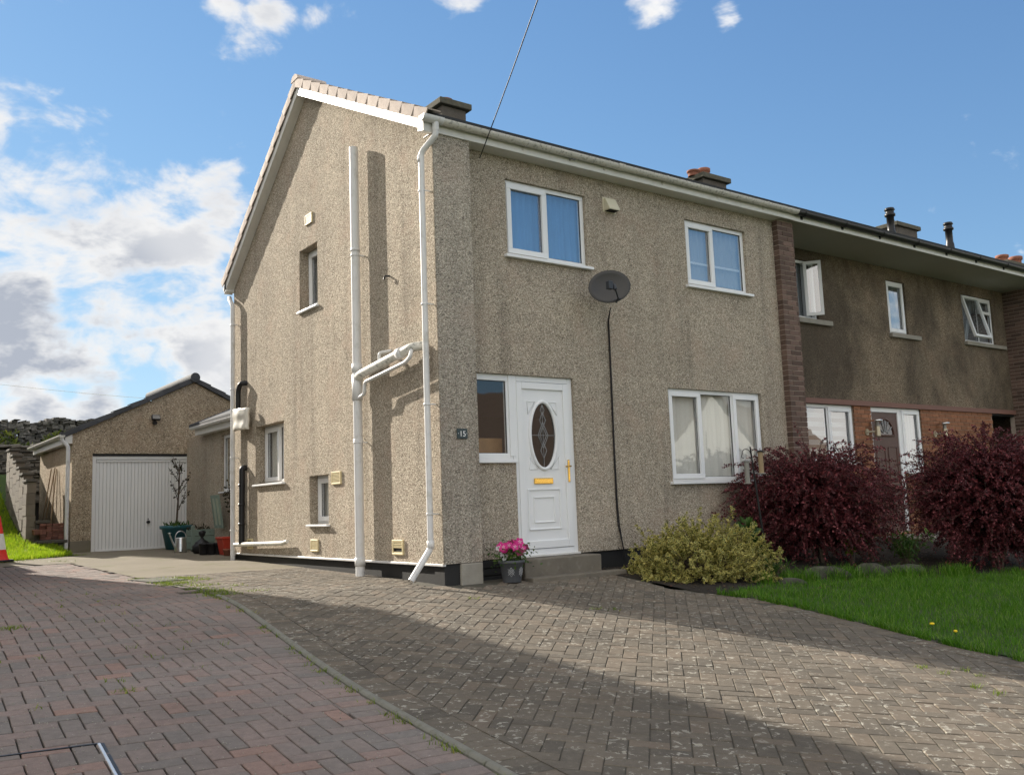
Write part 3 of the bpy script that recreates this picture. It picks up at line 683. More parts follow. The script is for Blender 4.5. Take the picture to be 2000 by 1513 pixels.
# --- front door
mb = MB()
for a in ((1.13, 1.20, ZB, 2.35), (1.977, 2.047, ZB, 2.35), (1.20, 1.977, 2.28, 2.35), (1.20, 1.977, ZB, ZB + .075)): pbox(mb, 'f', 0, *a, .04, .12)
door = mb.build('door', 'upvc', house, .008, 2)
mb = MB()
for a in ((1.195, 1.275, .33, 2.275), (1.90, 1.98, .33, 2.275), (1.275, 1.90, 2.195, 2.275), (1.275, 1.90, .33, .42)): pbox(mb, 'f', 0, *a, .03, .10)
mb.build('door_stile', 'upvc', door, .006, 2)
pc, ov = (1.585, 1.65), (.20, .40)                  # centre and half axes of the oval light
n = 48; ring = [(pc[0] + ov[0] * math.cos(2 * math.pi * k / n), pc[1] + ov[1] * math.sin(2 * math.pi * k / n)) for k in range(n)]
def edgept(k):
    a = 2 * math.pi * k / n; c, s_ = math.cos(a), math.sin(a)
    t = min((.32 / abs(c)) if abs(c) > 1e-6 else 9, ((2.2 - pc[1]) / s_) if s_ > 1e-6 else ((.42 - pc[1]) / s_ if s_ < -1e-6 else 9))
    return (pc[0] + t * c, pc[1] + t * s_)
outer = [edgept(k) for k in range(n)]
mb = MB(); mb.add([(x, .055, z) for x, z in ring] + [(x, .055, z) for x, z in outer], [(k, (k + 1) % n, n + (k + 1) % n, n + k) for k in range(n)])
for cx, cz in ((1.265, 2.2), (1.905, 2.2), (1.265, .42), (1.905, .42)):
    pass
mb.box(1.26, 1.91, .057, .07, .41, 1.2); mb.box(1.26, 1.30, .057, .07, 1.2, 2.2); mb.box(1.87, 1.91, .057, .07, 1.2, 2.2); mb.box(1.26, 1.91, .057, .07, 2.1, 2.2)
mb.build('door_panel', 'upvc', door)
mb = MB(); mb.tube([(x, .05, z) for x, z in ring] + [(ring[0][0], .05, ring[0][1])], .022, 8, cap=False); mb.build('oval_trim', 'upvc', door)
mb = MB(); mb.add([(x, .058, z) for x, z in ring], [tuple(range(n))]); mb.build('oval_pane', 'glass', door)
mb = MB()
for sc_, zz in ((.075, 1.65), (.05, 1.65), (.045, 1.83), (.045, 1.47), (.03, 1.95)):
    mb.tube([(pc[0], .054, zz + sc_ * 2.1), (pc[0] + sc_, .054, zz), (pc[0], .054, zz - sc_ * 2.1), (pc[0] - sc_, .054, zz), (pc[0], .054, zz + sc_ * 2.1)], .006, 5)
mb.tube([(pc[0], .054, 2.03), (pc[0], .054, 1.27)], .004, 5); mb.tube([(pc[0] - .19, .054, 1.65), (pc[0] + .19, .054, 1.65)], .004, 5)
mb.build('leading', 'lead', door)
def moulding(x0, x1, z0, z1, r):
    q = MB(); q.tube([(x0, .052, z0), (x0, .052, z1), (x1, .052, z1), (x1, .052, z0), (x0, .052, z0)], r, 6, smooth=False); return q.build('panel_moulding', 'upvc', door)
moulding(1.33, 1.80, .55, 1.01, .014); moulding(1.41, 1.71, .63, .92, .012)
for sx, sz in ((-1, 1), (1, 1), (-1, -1), (1, -1)):
    x, z = pc[0] + sx * .22, pc[1] + sz * .40
    q = MB(); q.tube([(x, .053, z), (x - sx * .12, .053, z), (x, .053, z - sz * .15), (x, .053, z)], .008, 5); q.build('corner_moulding', 'upvc', door)
mb = MB(); mb.box(1.42, 1.70, .035, .056, 1.075, 1.145); lb_ = mb.build('letterbox', 'gold', door, .006, 2)
MB().box(1.435, 1.685, .030, .036, 1.088, 1.132).build('letter_flap', 'gold', lb_, .003)
mb = MB(); mb.box(1.922, 1.952, .018, .03, 1.09, 1.36); hb = mb.build('handle', 'gold', door, .006, 2)
MB().tube([(1.937, .03, 1.28), (1.937, -.02, 1.28), (1.85, -.025, 1.275)], .009, 8).build('lever', 'gold', hb)
MB().box(1.13, 2.047, -.005, .04, ZB - .012, ZB + .012).build('threshold', 'upvc_trim', door, .004)
# --- roof: two slopes, verge units, ridge, boards
S1, S2 = .512, .757                                 # front and rear pitch
RZ = 6.955
roofm = MB(); XR = 24.
fy, fz = -.33, RZ - S1 * (RY + .33); ry2, rz2 = DR + .14, RZ - S2 * (DR + .14 - RY)
ey, ez = -.275, RZ - S1 * (RY + .275)
roofm.prism([(-.12, ey, ez), (-.12, RY, RZ), (-.12, RY, RZ - .06), (-.12, ey + .01, ez - .04)], (6.62, 0, 0))
roofm.prism([(-.12, RY, RZ), (-.12, ry2, rz2), (-.12, ry2, rz2 - .045), (-.12, RY, RZ - .06)], (6.62, 0, 0))
roof = roofm.build('roof', 'roof_dark', house)
def verge_mesh(L, h, wd, mat):
    q = MB(); a, b = -L / 2 - .02, L / 2
    q.prism([(-.013, a, .026), (-.013, b, .004), (-.008, b, -h), (-.02, a + .012, -h + .012)], (.013, 0, 0))
    q.prism([(-.013, a, .026), (wd, a, .026), (wd, b, .004), (-.013, b, .004)], (0, 0, -.014))
    return q.mesh('verge_tile', mat)
nt = 13; Lf = math.hypot(RY - fy, S1 * (RY - fy)) / nt; me = verge_mesh(Lf, .115, .16, 'verge_tile')
for i in range(nt):
    t = (i + .5) / nt; y = fy + (RY - fy) * t
    mm = Matrix.Translation((-.15, y, fz + S1 * (y - fy) + .012)) @ Matrix.Rotation(math.atan(S1), 4, 'X') @ Matrix.Rotation(random.gauss(0, .006), 4, 'X')
    link('verge_tile', me, roof, mm)
nt = 14; Lr = math.hypot(ry2 - RY, S2 * (ry2 - RY)) / nt; me = verge_mesh(Lr, .115, .16, 'verge_tile')
for i in range(nt):
    t = (i + .5) / nt; y = ry2 + (RY - ry2) * t
    mm = Matrix.Translation((-.15, y, rz2 + S2 * (ry2 - y) + .012)) @ Matrix.Scale(-1, 4, (0, 1, 0)) @ Matrix.Rotation(math.atan(S2), 4, 'X')
    link('verge_tile', me, roof, mm)
def ridge_mesh(L, r, mat, n=10):
    q = MB(); P = [(math.cos(math.pi * k / n) * r, math.sin(math.pi * k / n) * r * .8) for k in range(n + 1)]
    vs = [(x, a, b) for x in (0, L) for a, b in P]; q.add(vs, [(i, i + 1, n + 2 + i, n + 1 + i) for i in range(n)]); q.add(vs[:n + 1], [tuple(range(n + 1))]); q.add(vs[n + 1:], [tuple(range(n + 1))[::-1]])
    return q.mesh('ridge_tile', mat)
me = ridge_mesh(.45, .115, 'verge_tile'); me2 = ridge_mesh(.45, .085, 'roof_dark')
for i in range(14): link('ridge_tile', me if i == 0 else me2, roof, Matrix.Translation((-.17 + .455 * i, RY, RZ - (.02 if i == 0 else .06))))
def bargeboard(y0, z0, y1, z1, drop0, drop1, nm):
    q = MB(); q.prism([(-.135, y0, z0 - drop0), (-.135, y1, z1 - drop0), (-.135, y1, z1 - drop1), (-.135, y0, z0 - drop1)], (.02, 0, 0)); b = q.build(nm, 'upvc_trim', house, .003)
    q = MB(); q.prism([(-.115, y0, z0 - drop1 + .012), (-.115, y1, z1 - drop1 + .012), (-.115, y1, z1 - drop1 + .003), (-.115, y0, z0 - drop1 + .003)], (.115, 0, 0)); q.build('verge_soffit', 'upvc_trim', house); return b
bargeboard(-.215, fz + S1 * (-.215 - fy), RY, RZ, .10, .225, 'bargeboard'); bargeboard(RY + .001, RZ, ry2 - .05, rz2 + S2 * .05, .10, .235, 'bargeboard')
MB().prism([(-.137, -.222, 4.965), (-.137, -.222, 5.11), (-.137, -.10, 5.12), (-.137, -.10, 4.995)], (.137, 0, 0)).build('eaves_box_end', 'upvc_trim', house, .003)
fascia = MB().box(-.135, 6.42, -.205, -.185, ZS, 5.135).build('fascia', 'upvc_trim', house, .003)
mb = MB(); x = -.13
for k, (a, b) in enumerate(((PW - .5, 3.2), (3.203, 6.15))): mb.box(a, b, -.185, .0, ZS, ZS + .008)
mb.build('soffit', 'upvc_trim', house)
mb = MB(); half_gutter(mb, (-.17, -.262, 5.118), (6.46, -.262, 5.118), .058); gut = mb.build('gutter', 'gutter_dirty', house)
mb = MB(); half_gutter(mb, (-.185, -.262, 5.122), (.08, -.262, 5.122), .064); mb.tube([(-.005, -.262, 5.08), (-.005, -.262, 4.98)], .04, 12); mb.build('gutter_outlet', 'pvc_pipe', house)
for x in (1.25, 2.55, 3.6, 4.7, 5.7):
    mb = MB(); half_gutter(mb, (x - .015, -.262, 5.120), (x + .015, -.262, 5.120), .0645); mb.box(x - .012, x + .012, -.215, -.203, 5.03, 5.10); mb.build('gutter_bracket', 'gutter_dirty', gut)
mb = MB(); half_gutter(mb, (2.72, -.262, 5.121), (2.82, -.262, 5.121), .067); mb.build('gutter_joint', 'gutter_dirty', gut)
mb = MB(); half_gutter(mb, (-.1, ry2 + .05, rz2 - .06), (6.4, ry2 + .05, rz2 - .06), .058); mb.build('rear_gutter', 'pvc_pipe', house)
MB().box(-.135, 6.4, DR + .0, DR + .1, rz2 - .16, rz2 - .03).build('rear_fascia', 'upvc_trim', house)
# --- chimney
def chimney(parent, x0, x1, y0, y1, z0, z1, pots, potmat='terracotta', name='chimney'):
    c = MB().box(x0, x1, y0, y1, z0, z1 - .10).build(name, 'chimney', parent, .01)
    MB().box(x0 - .07, x1 + .07, y0 - .07, y1 + .07, z1 - .10, z1).build('chimney_cap', 'mossy_cap', c, .012, 2)
    for (px, py, r, h, *mt) in pots:
        MB().lathe([(r * .9, 0), (r * .85, h * .55), (r * .88, h * .6), (r * 1.05, h * .66), (r * 1.08, h * .95), (r * .95, h), (r * .8, h), (r * .75, h * .5), (0, h * .5)], (px, py, z1 - .01), 18).build('chimney_pot', mt[0] if mt else potmat, c)
    return c
chimney(roof, 2.17, 2.62, 2.98, 3.42, 6.4, 7.15, [(2.36, 3.2, .13, .11, 'terracotta_dark')])
chimney(roof, 5.98, 6.45, 2.9, 3.5, 6.3, 6.95, []) if 0 else None
# --- pipes on the gable
def bends(pts, r=.06, n=4):
    P = [Vector(p) for p in pts]; out = [P[0]]
    for a, b, c in zip(P, P[1:], P[2:]):
        d0, d1 = (b - a), (c - b); k = min(r, d0.length * .45, d1.length * .45)
        s0, s1 = b - d0.normalized() * k, b + d1.normalized() * k
        for i in range(n + 1):
            t = i / n; out.append(s0 * (1 - t) ** 2 + b * 2 * t * (1 - t) + s1 * t * t)
    return out + [P[-1]]
def pipe_bracket(parent, x, y, z, r, mat='pvc_pipe'):
    q = MB(); q.lathe([(r + .002, -.014), (r + .006, -.012), (r + .006, .012), (r + .002, .014)], (x, y, z), 12); q.box(x, .0, y - .045, y - .030, z - .006, z + .006); q.build('pipe_bracket', mat, parent)
dp = MB().tube(bends([(-.005, -.262, 5.0), (-.005, -.262, 4.93), (-.085, -.075, 4.77), (-.085, -.065, .42), (-.32, -.045, .10)], .05), .034, 14).build('downpipe', 'pvc_pipe', house)
for z in (4.33, 3.05, 1.95, .78): pipe_bracket(dp, -.085, -.066, z, .034)
for z in (4.70, .46): MB().lathe([(.034, -.04), (.040, -.04), (.040, .04), (.034, .04)], (-.085, -.066, z), 14).build('pipe_collar', 'pvc_pipe', dp)
sp = MB().tube([(-.10, 1.53, .06), (-.10, 1.53, 5.38)], .056, 18).build('soil_pipe', 'pvc_pipe', house)
for z, r_, h_ in ((2.33, .066, .16), (2.57, .066, .05), (4.05, .060, .02), (1.68, .060, .02), (.24, .064, .05)):
    MB().lathe([(.055, -h_), (r_, -h_), (r_, h_), (.055, h_)], (-.10, 1.53, z), 18).build('pipe_collar', 'pvc_pipe', sp)
for z in (3.98, 1.66): pipe_bracket(sp, -.10, 1.53, z, .056)
br = MB().tube(bends([(-.10, 1.53, 2.44), (-.12, 1.40, 2.475), (-.12, .17, 2.61), (.02, .10, 2.63)], .07), .052, 16).build('branch_pipe', 'pvc_dirty', sp)
MB().lathe([(.052, -.05), (.062, -.05), (.062, .05), (.052, .05)], (0, 0, 0), 16).build('pipe_collar', 'pvc_pipe', br)
o = br.children[0]; attach(o, br, Matrix.Translation((-.12, .42, 2.585)) @ Matrix.Rotation(rad(84), 4, 'X'))
MB().tube(bends([(-.12, .17, 2.60), (-.15, .15, 2.50), (-.15, .25, 2.455), (-.15, 1.24, 2.355), (-.14, 1.27, 2.22), (-.11, 1.50, 2.19)], .05), .022, 12).build('waste_pipe', 'pvc_pipe', sp)
MB().tube(bends([(-.12, .92, 2.54), (-.12, .92, 2.66), (.02, .86, 2.69)], .03), .02, 10).build('waste_pipe', 'pvc_pipe', sp)
rd = MB().tube(bends([(-.02, DR + .15, 4.42), (-.075, DR - .02, 4.34), (-.075, 5.95, 4.22), (-.075, 5.93, .12)], .05), .036, 14).build('downpipe', 'pvc_pipe', house)
for z in (3.9, 2.85, 1.75, .6): pipe_bracket(rd, -.075, 5.945, z, .036)
MB().tube(bends([(.02, 5.52, 2.90), (-.09, 5.55, 2.90), (-.09, 5.66, 2.80), (-.08, 5.68, 2.2)], .06), .04, 12).build('flue_pipe', 'black_plastic', house)
bp = MB().tube(bends([(.02, 5.54, 1.57), (-.07, 5.54, 1.57), (-.07, 5.56, .40)], .04), .045, 12).build('vent_pipe', 'black_plastic', house)
for z in (.7, 1.0, 1.3): MB().lathe([(.045, -.02), (.052, -.02), (.052, .02), (.045, .02)], (-.07, 5.555, z), 12).build('pipe_collar', 'black_plastic', bp)
MB().tube([(-.07, 5.86, .385), (-.07, 3.95, .43), (-.065, 3.80, .455)], [.033, .033, .024], 12).build('drain_pipe', 'pvc_dirty', house)
# --- vents
def vent(y0, y1, z0, z1, slats, broken=False):
    q = MB(); e = .022
    for a in ((y0, y1, z0, z0 + e), (y0, y1, z1 - e, z1), (y0, y0 + e, z0 + e, z1 - e), (y1 - e, y1, z0 + e, z1 - e)): pbox(q, 'g', 0, *a, -.022, .004)
    v = q.build('air_vent', 'vent_cream', house, .004)
    MB().box(-.006, -.002, y0 + .01, y1 - .01, z0 + .01, z1 - .01).build('vent_back', 'dark_void', v)
    for i in range(slats):
        if broken and i in (1, 2): continue
        zz = z0 + e + (z1 - z0 - 2 * e) * (i + .5) / slats
        MB().box(-.018, -.006, y0 + e * .8, y1 - e * .8, zz - .0055, zz + .0055).build('vent_slat', 'vent_cream', v)
vent(2.90, 3.13, .325, .485, 7); vent(.645, .895, .33, .50, 7, True); vent(2.20, 2.47, 1.185, 1.35, 7); vent(5.26, 5.47, .325, .48, 6); vent(2.99, 3.22, 4.83, 4.975, 5)
q = MB(); q.prism([(2.70, -.004, 4.745), (2.70, -.035, 4.745), (2.70, -.11, 4.60), (2.70, -.11, 4.58), (2.70, -.004, 4.58)], (.19, 0, 0)); hv = q.build('hooded_vent', 'vent_box', house, .004)
MB().box(2.72, 2.87, -.10, -.01, 4.573, 4.582).build('vent_opening', 'dark_void', hv)
MB().box(2.68, 2.91, -.006, .003, 4.565, 4.765).build('vent_plate', 'vent_box', hv)
mb = MB(); mb.tube([(.0, .85, 3.58), (-.05, .87, 3.58), (-.05, .9, 3.55)], .012, 8); mb.build('wall_hook', 'black_plastic', house)
mb = MB(); mb.tube([(1.98, -.205, 5.055), (1.98, -.25, 5.055), (2.03, -.255, 5.05)], .012, 8); mb.build('overflow_pipe', 'lead', house)

# ================================================================== THE ATTACHED NEIGHBOUR
YN = .78; X1 = 14.91
nb = thing('terraced_house', (10.5, 3, 0), 'adjoining dark-rendered terraced house with brown door and brick ground floor', 'house')
holes = [(7.45, 8.31, 3.78, 4.80), (10.46, 11.09, 3.74, 4.75), (13.18, 14.44, 3.79, 4.77)]
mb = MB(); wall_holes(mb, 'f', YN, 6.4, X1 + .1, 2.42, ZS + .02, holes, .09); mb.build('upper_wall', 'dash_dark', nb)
MB().box(6.53, X1 + .03, YN - .045, YN + .01, 2.335, 2.425).build('band', 'band_brown', nb, .004)
lows = [(7.2, 9.09, 1.35, 2.34), (9.60, 10.585, .12, 2.34), (10.585, 11.245, 1.19, 2.34)]
mb = MB(); wall_holes(mb, 'f', YN + .006, 6.4, 13.96, -.3, 2.335, lows, .1); mb.quad((13.96, YN + .006, -.3), (13.96, 2.2, -.3), (13.96, 2.2, 2.34), (13.96, YN + .006, 2.34)); lw = mb.build('lower_wall', 'mortar', nb)
def brick_mesh(L, H, D, nm='brick', mat='brick_brown'):
    q = MB(); e = .003; q.box(-L / 2, L / 2, -D / 2, D / 2, -H / 2, H / 2); return q.mesh(nm, mat)
# ground-floor bricks (each its own), stretcher courses
bh, bl, jt = .065, .215, .010; fb = []
z = .03; row = 0
while z < 2.33:
    x = 6.6 - (bl + jt) / 2 * (row % 2)
    while x < 13.96:
        a, b = max(x, 6.6), min(x + bl, 13.955)
        ok = b - a > .05
        for h in lows:
            if z + bh > h[2] + .01 and z < h[3]:
                if a < h[1] and b > h[0]:
                    if a < h[0] and b > h[0]: b = h[0]
                    elif b > h[1] and a < h[1]: a = h[1]
                    else: ok = False
        if ok and b - a > .05: fb.append(((a + b) / 2, z + bh / 2, b - a))
        x += bl + jt
    z += bh + jt; row += 1
u, v, d = proj(np.array([(x, YN, z) for x, z, L in fb])); 
score = np.where((u < 2000) & (v < 1040) & ((u > 1795) | ((u > 1670) & (u < 1720) & (v < 870))), 0, 100) + d
order = np.argsort(score); cache = {}
for k in order[:300]:
    x, z, L = fb[k]; key = round(L, 3)
    if key not in cache: cache[key] = brick_mesh(L, bh, .03, mat='brick_orange')
    link('brick', cache[key], lw, Matrix.Translation((x, YN + .008 + random.uniform(-.0015, .0015), z)))
rest = MB()
for k in order[300:]:
    x, z, L = fb[k]; rest.box(x - L / 2, x + L / 2, YN - .007, YN + .02, z - bh / 2, z + bh / 2)
tag(rest.build('bricks', 'brick_orange_stuff', lw), kind='stuff')
# projecting brick piers at both ends
def brick_pier(x0, x1, y0, y1, z0, z1, face_front, face_left, ymax_left, zmin=1.0):
    core = MB().box(x0 + .008, x1 - .008, y0 + .008, y1, z0, z1).build('brick_pier', 'mortar_dark', nb)
    z = z0 + .005; row = 0
    mesh = {}
    def get(L, H, D):
        k = (round(L, 3), round(D, 3))
        if k not in mesh: mesh[k] = brick_mesh(L, H, D)
        return mesh[k]
    while z < z1 - .03:
        h = min(bh, z1 - z)
        if z > zmin - .1:
            if face_front:
                cells = [(x0, x0 + .215), (x0 + .225, x1)] if row % 2 else [(x0, x0 + .1025), (x0 + .1125, x0 + .3275), (x0 + .3375, x1)]
                for a, b in cells:
                    if b - a < .02: continue
                    link('brick', get(b - a, bh, .1025), core, Matrix.Translation(((a + b) / 2, y0 + .05125 + random.uniform(-.002, .002), z + bh / 2)))
            if face_left:
                y = y0 + (.1125 if face_front else 0) + (0 if row % 2 else .1125)
                if not face_front and row % 2 == 0: link('brick', get(.03, bh, .1025), core, Matrix.Translation((x0 + .013, y0 + .05, z + bh / 2)))
                while y < ymax_left - .05:
                    b = min(y + .215, ymax_left)
                    link('brick', get(.03, bh, b - y), core, Matrix.Translation((x0 + .013 + random.uniform(-.002, .002), (y + b) / 2, z + bh / 2))); y += .225
        z += bh + jt + .0015; row += 1
    return core
brick_pier(XW, XW + .372, -.10, YN + .1, 0., ZS, True, False, 0., .8)
brick_pier(X1 + .02, X1 + .4, -.10, YN + .1, 0., ZS, False, True, YN, 1.2)
# windows and doors
def casement(parent, plane, off, u0, u1, z0, z1, ang, axis, glass='glass_sky', fr=.05):
    """an opened sash: frame and pane turned about one edge"""
    q = MB(); 
    for a in ((u0, u1, z0, z0 + fr), (u0, u1, z1 - fr, z1), (u0, u0 + fr, z0 + fr, z1 - fr), (u1 - fr, u1, z0 + fr, z1 - fr)): pbox(q, plane, off, *a, -.03, .02)
    p = MB(); pbox(p, plane, off, u0 + fr - .01, u1 - fr + .01, z0 + fr - .01, z1 - fr + .01, -.006, .0)
    if axis == 'left': piv = Matrix.Translation((u0, off, 0)) @ Matrix.Rotation(ang, 4, 'Z') @ Matrix.Translation((-u0, -off, 0))
    elif axis == 'right': piv = Matrix.Translation((u1, off, 0)) @ Matrix.Rotation(ang, 4, 'Z') @ Matrix.Translation((-u1, -off, 0))
    else: piv = Matrix.Translation((0, off, z1)) @ Matrix.Rotation(ang, 4, 'X') @ Matrix.Translation((0, -off, -z1))
    s = link('open_sash', q.mesh('open_sash', 'upvc'), parent, piv); link('pane', p.mesh('pane', glass), parent, piv)
    return s
w1 = window(nb, 'f', YN, *holes[0], .05, [(0, .62, 0, 1, False)], .05, glass='glass_dark', sill=None, back='curtain', backmat='curtain_white')
casement(w1, 'f', YN + .03, 8.0, 8.29, 3.83, 4.77, rad(-52), 'left')
MB().box(7.42, 8.60, YN - .07, YN + .05, 3.69, 3.775).build('sill', 'stoneblock', w1, .006)
MB().lathe([(.0, 0), (.06, 0), (.065, .12), (.05, .15), (.055, .19), (.0, .19)], (7.83, YN + .16, 3.84), 14).build('green_jug', 'green_jug', w1)
w2_ = window(nb, 'f', YN, *holes[1], .04, [(0, 1, 0, 1, True)], .055, glass='glass_sky', sill=None, back='curtain', backmat='curtain_white')
MB().box(10.42, 11.42, YN - .07, YN + .05, 3.655, 3.735).build('sill', 'stoneblock', w2_, .006)
w3 = window(nb, 'f', YN, *holes[2], .04, [(.52, 1, 0, .66, False), (.52, 1, .66, 1, True), (0, .52, 0, 1, False)], .05, glass='glass_sky', sill=None, back='curtain', backmat='curtain_white')
casement(w3, 'f', YN + .02, 13.2, 13.85, 3.83, 4.74, rad(-14), 'top')
MB().box(13.14, 14.78, YN - .07, YN + .05, 3.71, 3.785).build('sill', 'stoneblock', w3, .006)
wl = window(nb, 'f', YN, 7.2, 9.09, 1.35, 2.335, .04, [(0, .62, 0, 1, False), (.62, 1, 0, 1, True)], .06, glass='glass_sky', sill=(.03, .05, .04), back='hblind', backmat='blind_grey')
mb = MB()
for a in ((9.60, 9.67, .12, 2.335), (10.50, 10.585, .12, 2.335), (9.67, 10.50, 2.25, 2.335)): pbox(mb, 'f', YN, *a, .03, .10)
nd = mb.build('door', 'upvc', nb, .008, 2)
mb = MB(); mb.box(9.67, 10.50, YN + .05, YN + .10, .12, 2.25); leaf = mb.build('door_leaf', 'door_brown', nd, .004)
fc = (10.085, 1.83)
arc = [(fc[0] + .27 * math.cos(math.pi * k / 14), fc[1] + .30 * math.sin(math.pi * k / 14)) for k in range(15)]
MB().add([(x, YN + .046, z) for x, z in arc], [tuple(range(15))]).build('fan_pane', 'glass_dark', leaf)
q = MB(); q.tube([(x, YN + .044, z) for x, z in arc] + [(arc[0][0], YN + .044, arc[0][1])], .022, 6); q.build('fan_trim', 'door_brown', leaf)
for a in (35, 65, 90, 115, 145):
    MB().tube([(fc[0] + .07 * math.cos(rad(a)), YN + .043, fc[1] + .08 * math.sin(rad(a))), (fc[0] + .26 * math.cos(rad(a)), YN + .043, fc[1] + .28 * math.sin(rad(a)))], .014, 5).build('fan_bar', 'lead', leaf)
for (a, b, c, d) in ((9.76, 10.03, 1.05, 1.62), (10.14, 10.41, 1.05, 1.62), (9.76, 10.03, .3, .9), (10.14, 10.41, .3, .9)):
    q = MB(); q.tube([(a, YN + .05, c), (a, YN + .05, d), (b, YN + .05, d), (b, YN + .05, c), (a, YN + .05, c)], .012, 5, smooth=False); q.build('panel_moulding', 'door_brown', leaf)
wsd = window(nb, 'f', YN, 10.585, 11.245, 1.19, 2.335, .03, [(0, 1, 0, 1, True)], .055, glass='glass_sky', sill=(.0, .05, .05), back='curtain', backmat='blind_grey')
MB().box(10.62, 11.48, YN - .09, YN + .02, 1.06, 1.135).build('stone_sill', 'stoneblock', wsd, .006)
MB().box(9.3, 12.2, -.35, YN + .02, -.35, .06).build('doorstep', 'stoneblock', nb, .015)
mb = MB(); mb.box(13.96, X1 + .02, YN + .5, YN + .55, 0, 2.34); gate = mb.build('alley_door', 'black_paint', nb)
MB().box(13.955, X1 + .02, YN + .01, YN + .56, 2.3, 2.335).build('alley_soffit', 'black_paint', nb)
# interior shell, eaves, gutter, roof
mb = MB(); mb.quad((6.5, YN + .9, -.2), (15, YN + .9, -.2), (15, YN + .9, 5), (6.5, YN + .9, 5)); mb.quad((6.55, YN + .1, 2.45), (15, YN + .1, 2.45), (15, YN + .9, 2.45), (6.55, YN + .9, 2.45)); mb.build('inner_walls', 'room', nb)
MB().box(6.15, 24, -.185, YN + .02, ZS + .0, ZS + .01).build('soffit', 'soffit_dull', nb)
MB().box(6.424, 24, -.203, -.183, ZS - .004, 5.125).build('fascia', 'upvc_trim', nb, .003)
mb = MB(); half_gutter(mb, (6.44, -.262, 5.112), (24, -.262, 5.112), .060); ng = mb.build('gutter', 'black_plastic', nb)
for x in np.arange(6.62, 23, 1.06):
    q = MB(); half_gutter(q, (x - .03, -.262, 5.114), (x + .03, -.262, 5.114), .068); q.box(x - .02, x + .02, -.22, -.201, 5.02, 5.09); q.build('gutter_bracket', 'black_plastic', ng)
roofm = MB()
roofm.prism([(6.50, ey, ez), (6.50, RY, RZ), (6.50, RY, RZ - .06), (6.50, ey + .01, ez - .04)], (18, 0, 0))
roofm.prism([(6.50, RY, RZ), (6.50, ry2, rz2), (6.50, ry2, rz2 - .045), (6.50, RY, RZ - .06)], (18, 0, 0))
nroof = roofm.build('roof', 'roof_dark', nb)
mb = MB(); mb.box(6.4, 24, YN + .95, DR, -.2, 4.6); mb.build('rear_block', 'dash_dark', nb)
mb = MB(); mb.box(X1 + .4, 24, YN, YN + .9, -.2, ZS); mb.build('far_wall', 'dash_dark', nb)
chimney(nroof, 8.12, 8.80, 2.98, 3.42, 6.3, 7.08, [(8.10, 3.2, .12, .12), (8.40, 3.2, .125, .21)])
chimney(nroof, 14.85, 15.75, 2.98, 3.42, 6.3, 7.16, [(15.05, 3.2, .09, .10, 'lead')])
chimney(nroof, 20.2, 21.7, 2.98, 3.42, 6.3, 6.92, [(20.42, 3.2, .16, .22), (21.2, 3.2, .17, .28)])
for x, top, b in ((14.3, 7.36, 6.75), (16.9, 7.42, 6.85)):
    MB().lathe([(.11, b - .2), (.10, b), (.085, b + .05), (.085, top - .22), (.12, top - .21), (.12, top - .16), (.095, top - .15), (.095, top - .08), (.12, top - .07), (.10, top - .02), (.0, top)], (x, 2.8, 0), 16).build('flue', 'black_plastic', nroof)
# wall lamps either side of the door
for x, lab in ((9.42, 'brass wall lamp left of the brown door'), (11.67, 'brass wall lamp right of the brown door on brickwork')):
    lt = thing('wall_lamp', (x, YN, 1.88), lab, 'lamp', 'lamps beside the brown door')
    MB().tube([(x, YN, 1.88), (x, YN - .02, 1.88)], .06, 14).build('wall_plate', 'brass_lamp', lt)
    MB().tube([(x, YN - .01, 1.88), (x + .12, YN - .13, 1.88)], .016, 8).build('arm', 'brass_lamp', lt)
    MB().tube([(x + .13, YN - .14, 1.80), (x + .13, YN - .14, 1.97)], .045, 14).build('body', 'brass_lamp', lt)
    MB().lathe([(.0, 2.09), (.10, 2.085), (.10, 2.06), (.0, 2.055)], (x + .13, YN - .14, 0), 16).build('cap', 'chrome', lt)
    MB().tube([(x + .13, YN - .14, 1.97), (x + .13, YN - .14, 2.06)], .034, 12).build('shade', 'feeder_clear', lt)

# ================================================================== GARAGE, EXTENSION
YG = 11.; GX0, GXA, GX1 = -1.46, .89, 3.24; GZE, GZA = 2.52, 3.66
gs = (GZA - GZE) / (GXA - GX0)
gar = thing('garage', (.9, 12.6, .25), 'low pebbledashed garage with white up-and-over door and grey tiled roof', 'garage')
mb = MB(); wall_holes(mb, 'f', YG, GX0, GX1, -.1, GZE, [(-1.085, 1.085, -.1, 2.15)], .12)
mb.quad((GX0, YG, GZE), (GX1, YG, GZE), (GXA, YG, GZA)); mb.quad((GX0, 14.4, -.1), (GX0, YG, -.1), (GX0, YG, GZE), (GX0, 14.4, GZE)); mb.quad((GX1, YG, -.1), (GX1, 14.4, -.1), (GX1, 14.4, GZE), (GX1, YG, GZE)); mb.quad((GX0, 14.4, -.1), (GX1, 14.4, -.1), (GX1, 14.4, GZE), (GXA, 14.4, GZA), (GX0, 14.4, GZE))
mb.build('wall', 'dash_garage', gar)
MB().box(GX0 - .008, -1.09, YG - .012, YG - .001, -.1, .46).build('cement_patch', 'concrete', gar, .004)
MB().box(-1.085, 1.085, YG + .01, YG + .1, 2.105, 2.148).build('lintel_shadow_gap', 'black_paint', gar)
mb = MB(); zb = g(0, YG) - .03
for a in ((-1.08, -1.01, zb, 2.10), (1.01, 1.08, zb, 2.10), (-1.01, 1.01, 2.035, 2.10)): pbox(mb, 'f', YG, *a, .03, .10)
gd = mb.build('garage_door', 'garage_door', gar, .005)
mb = MB(); prof = []; nr = 30; p0 = 2.0 / nr
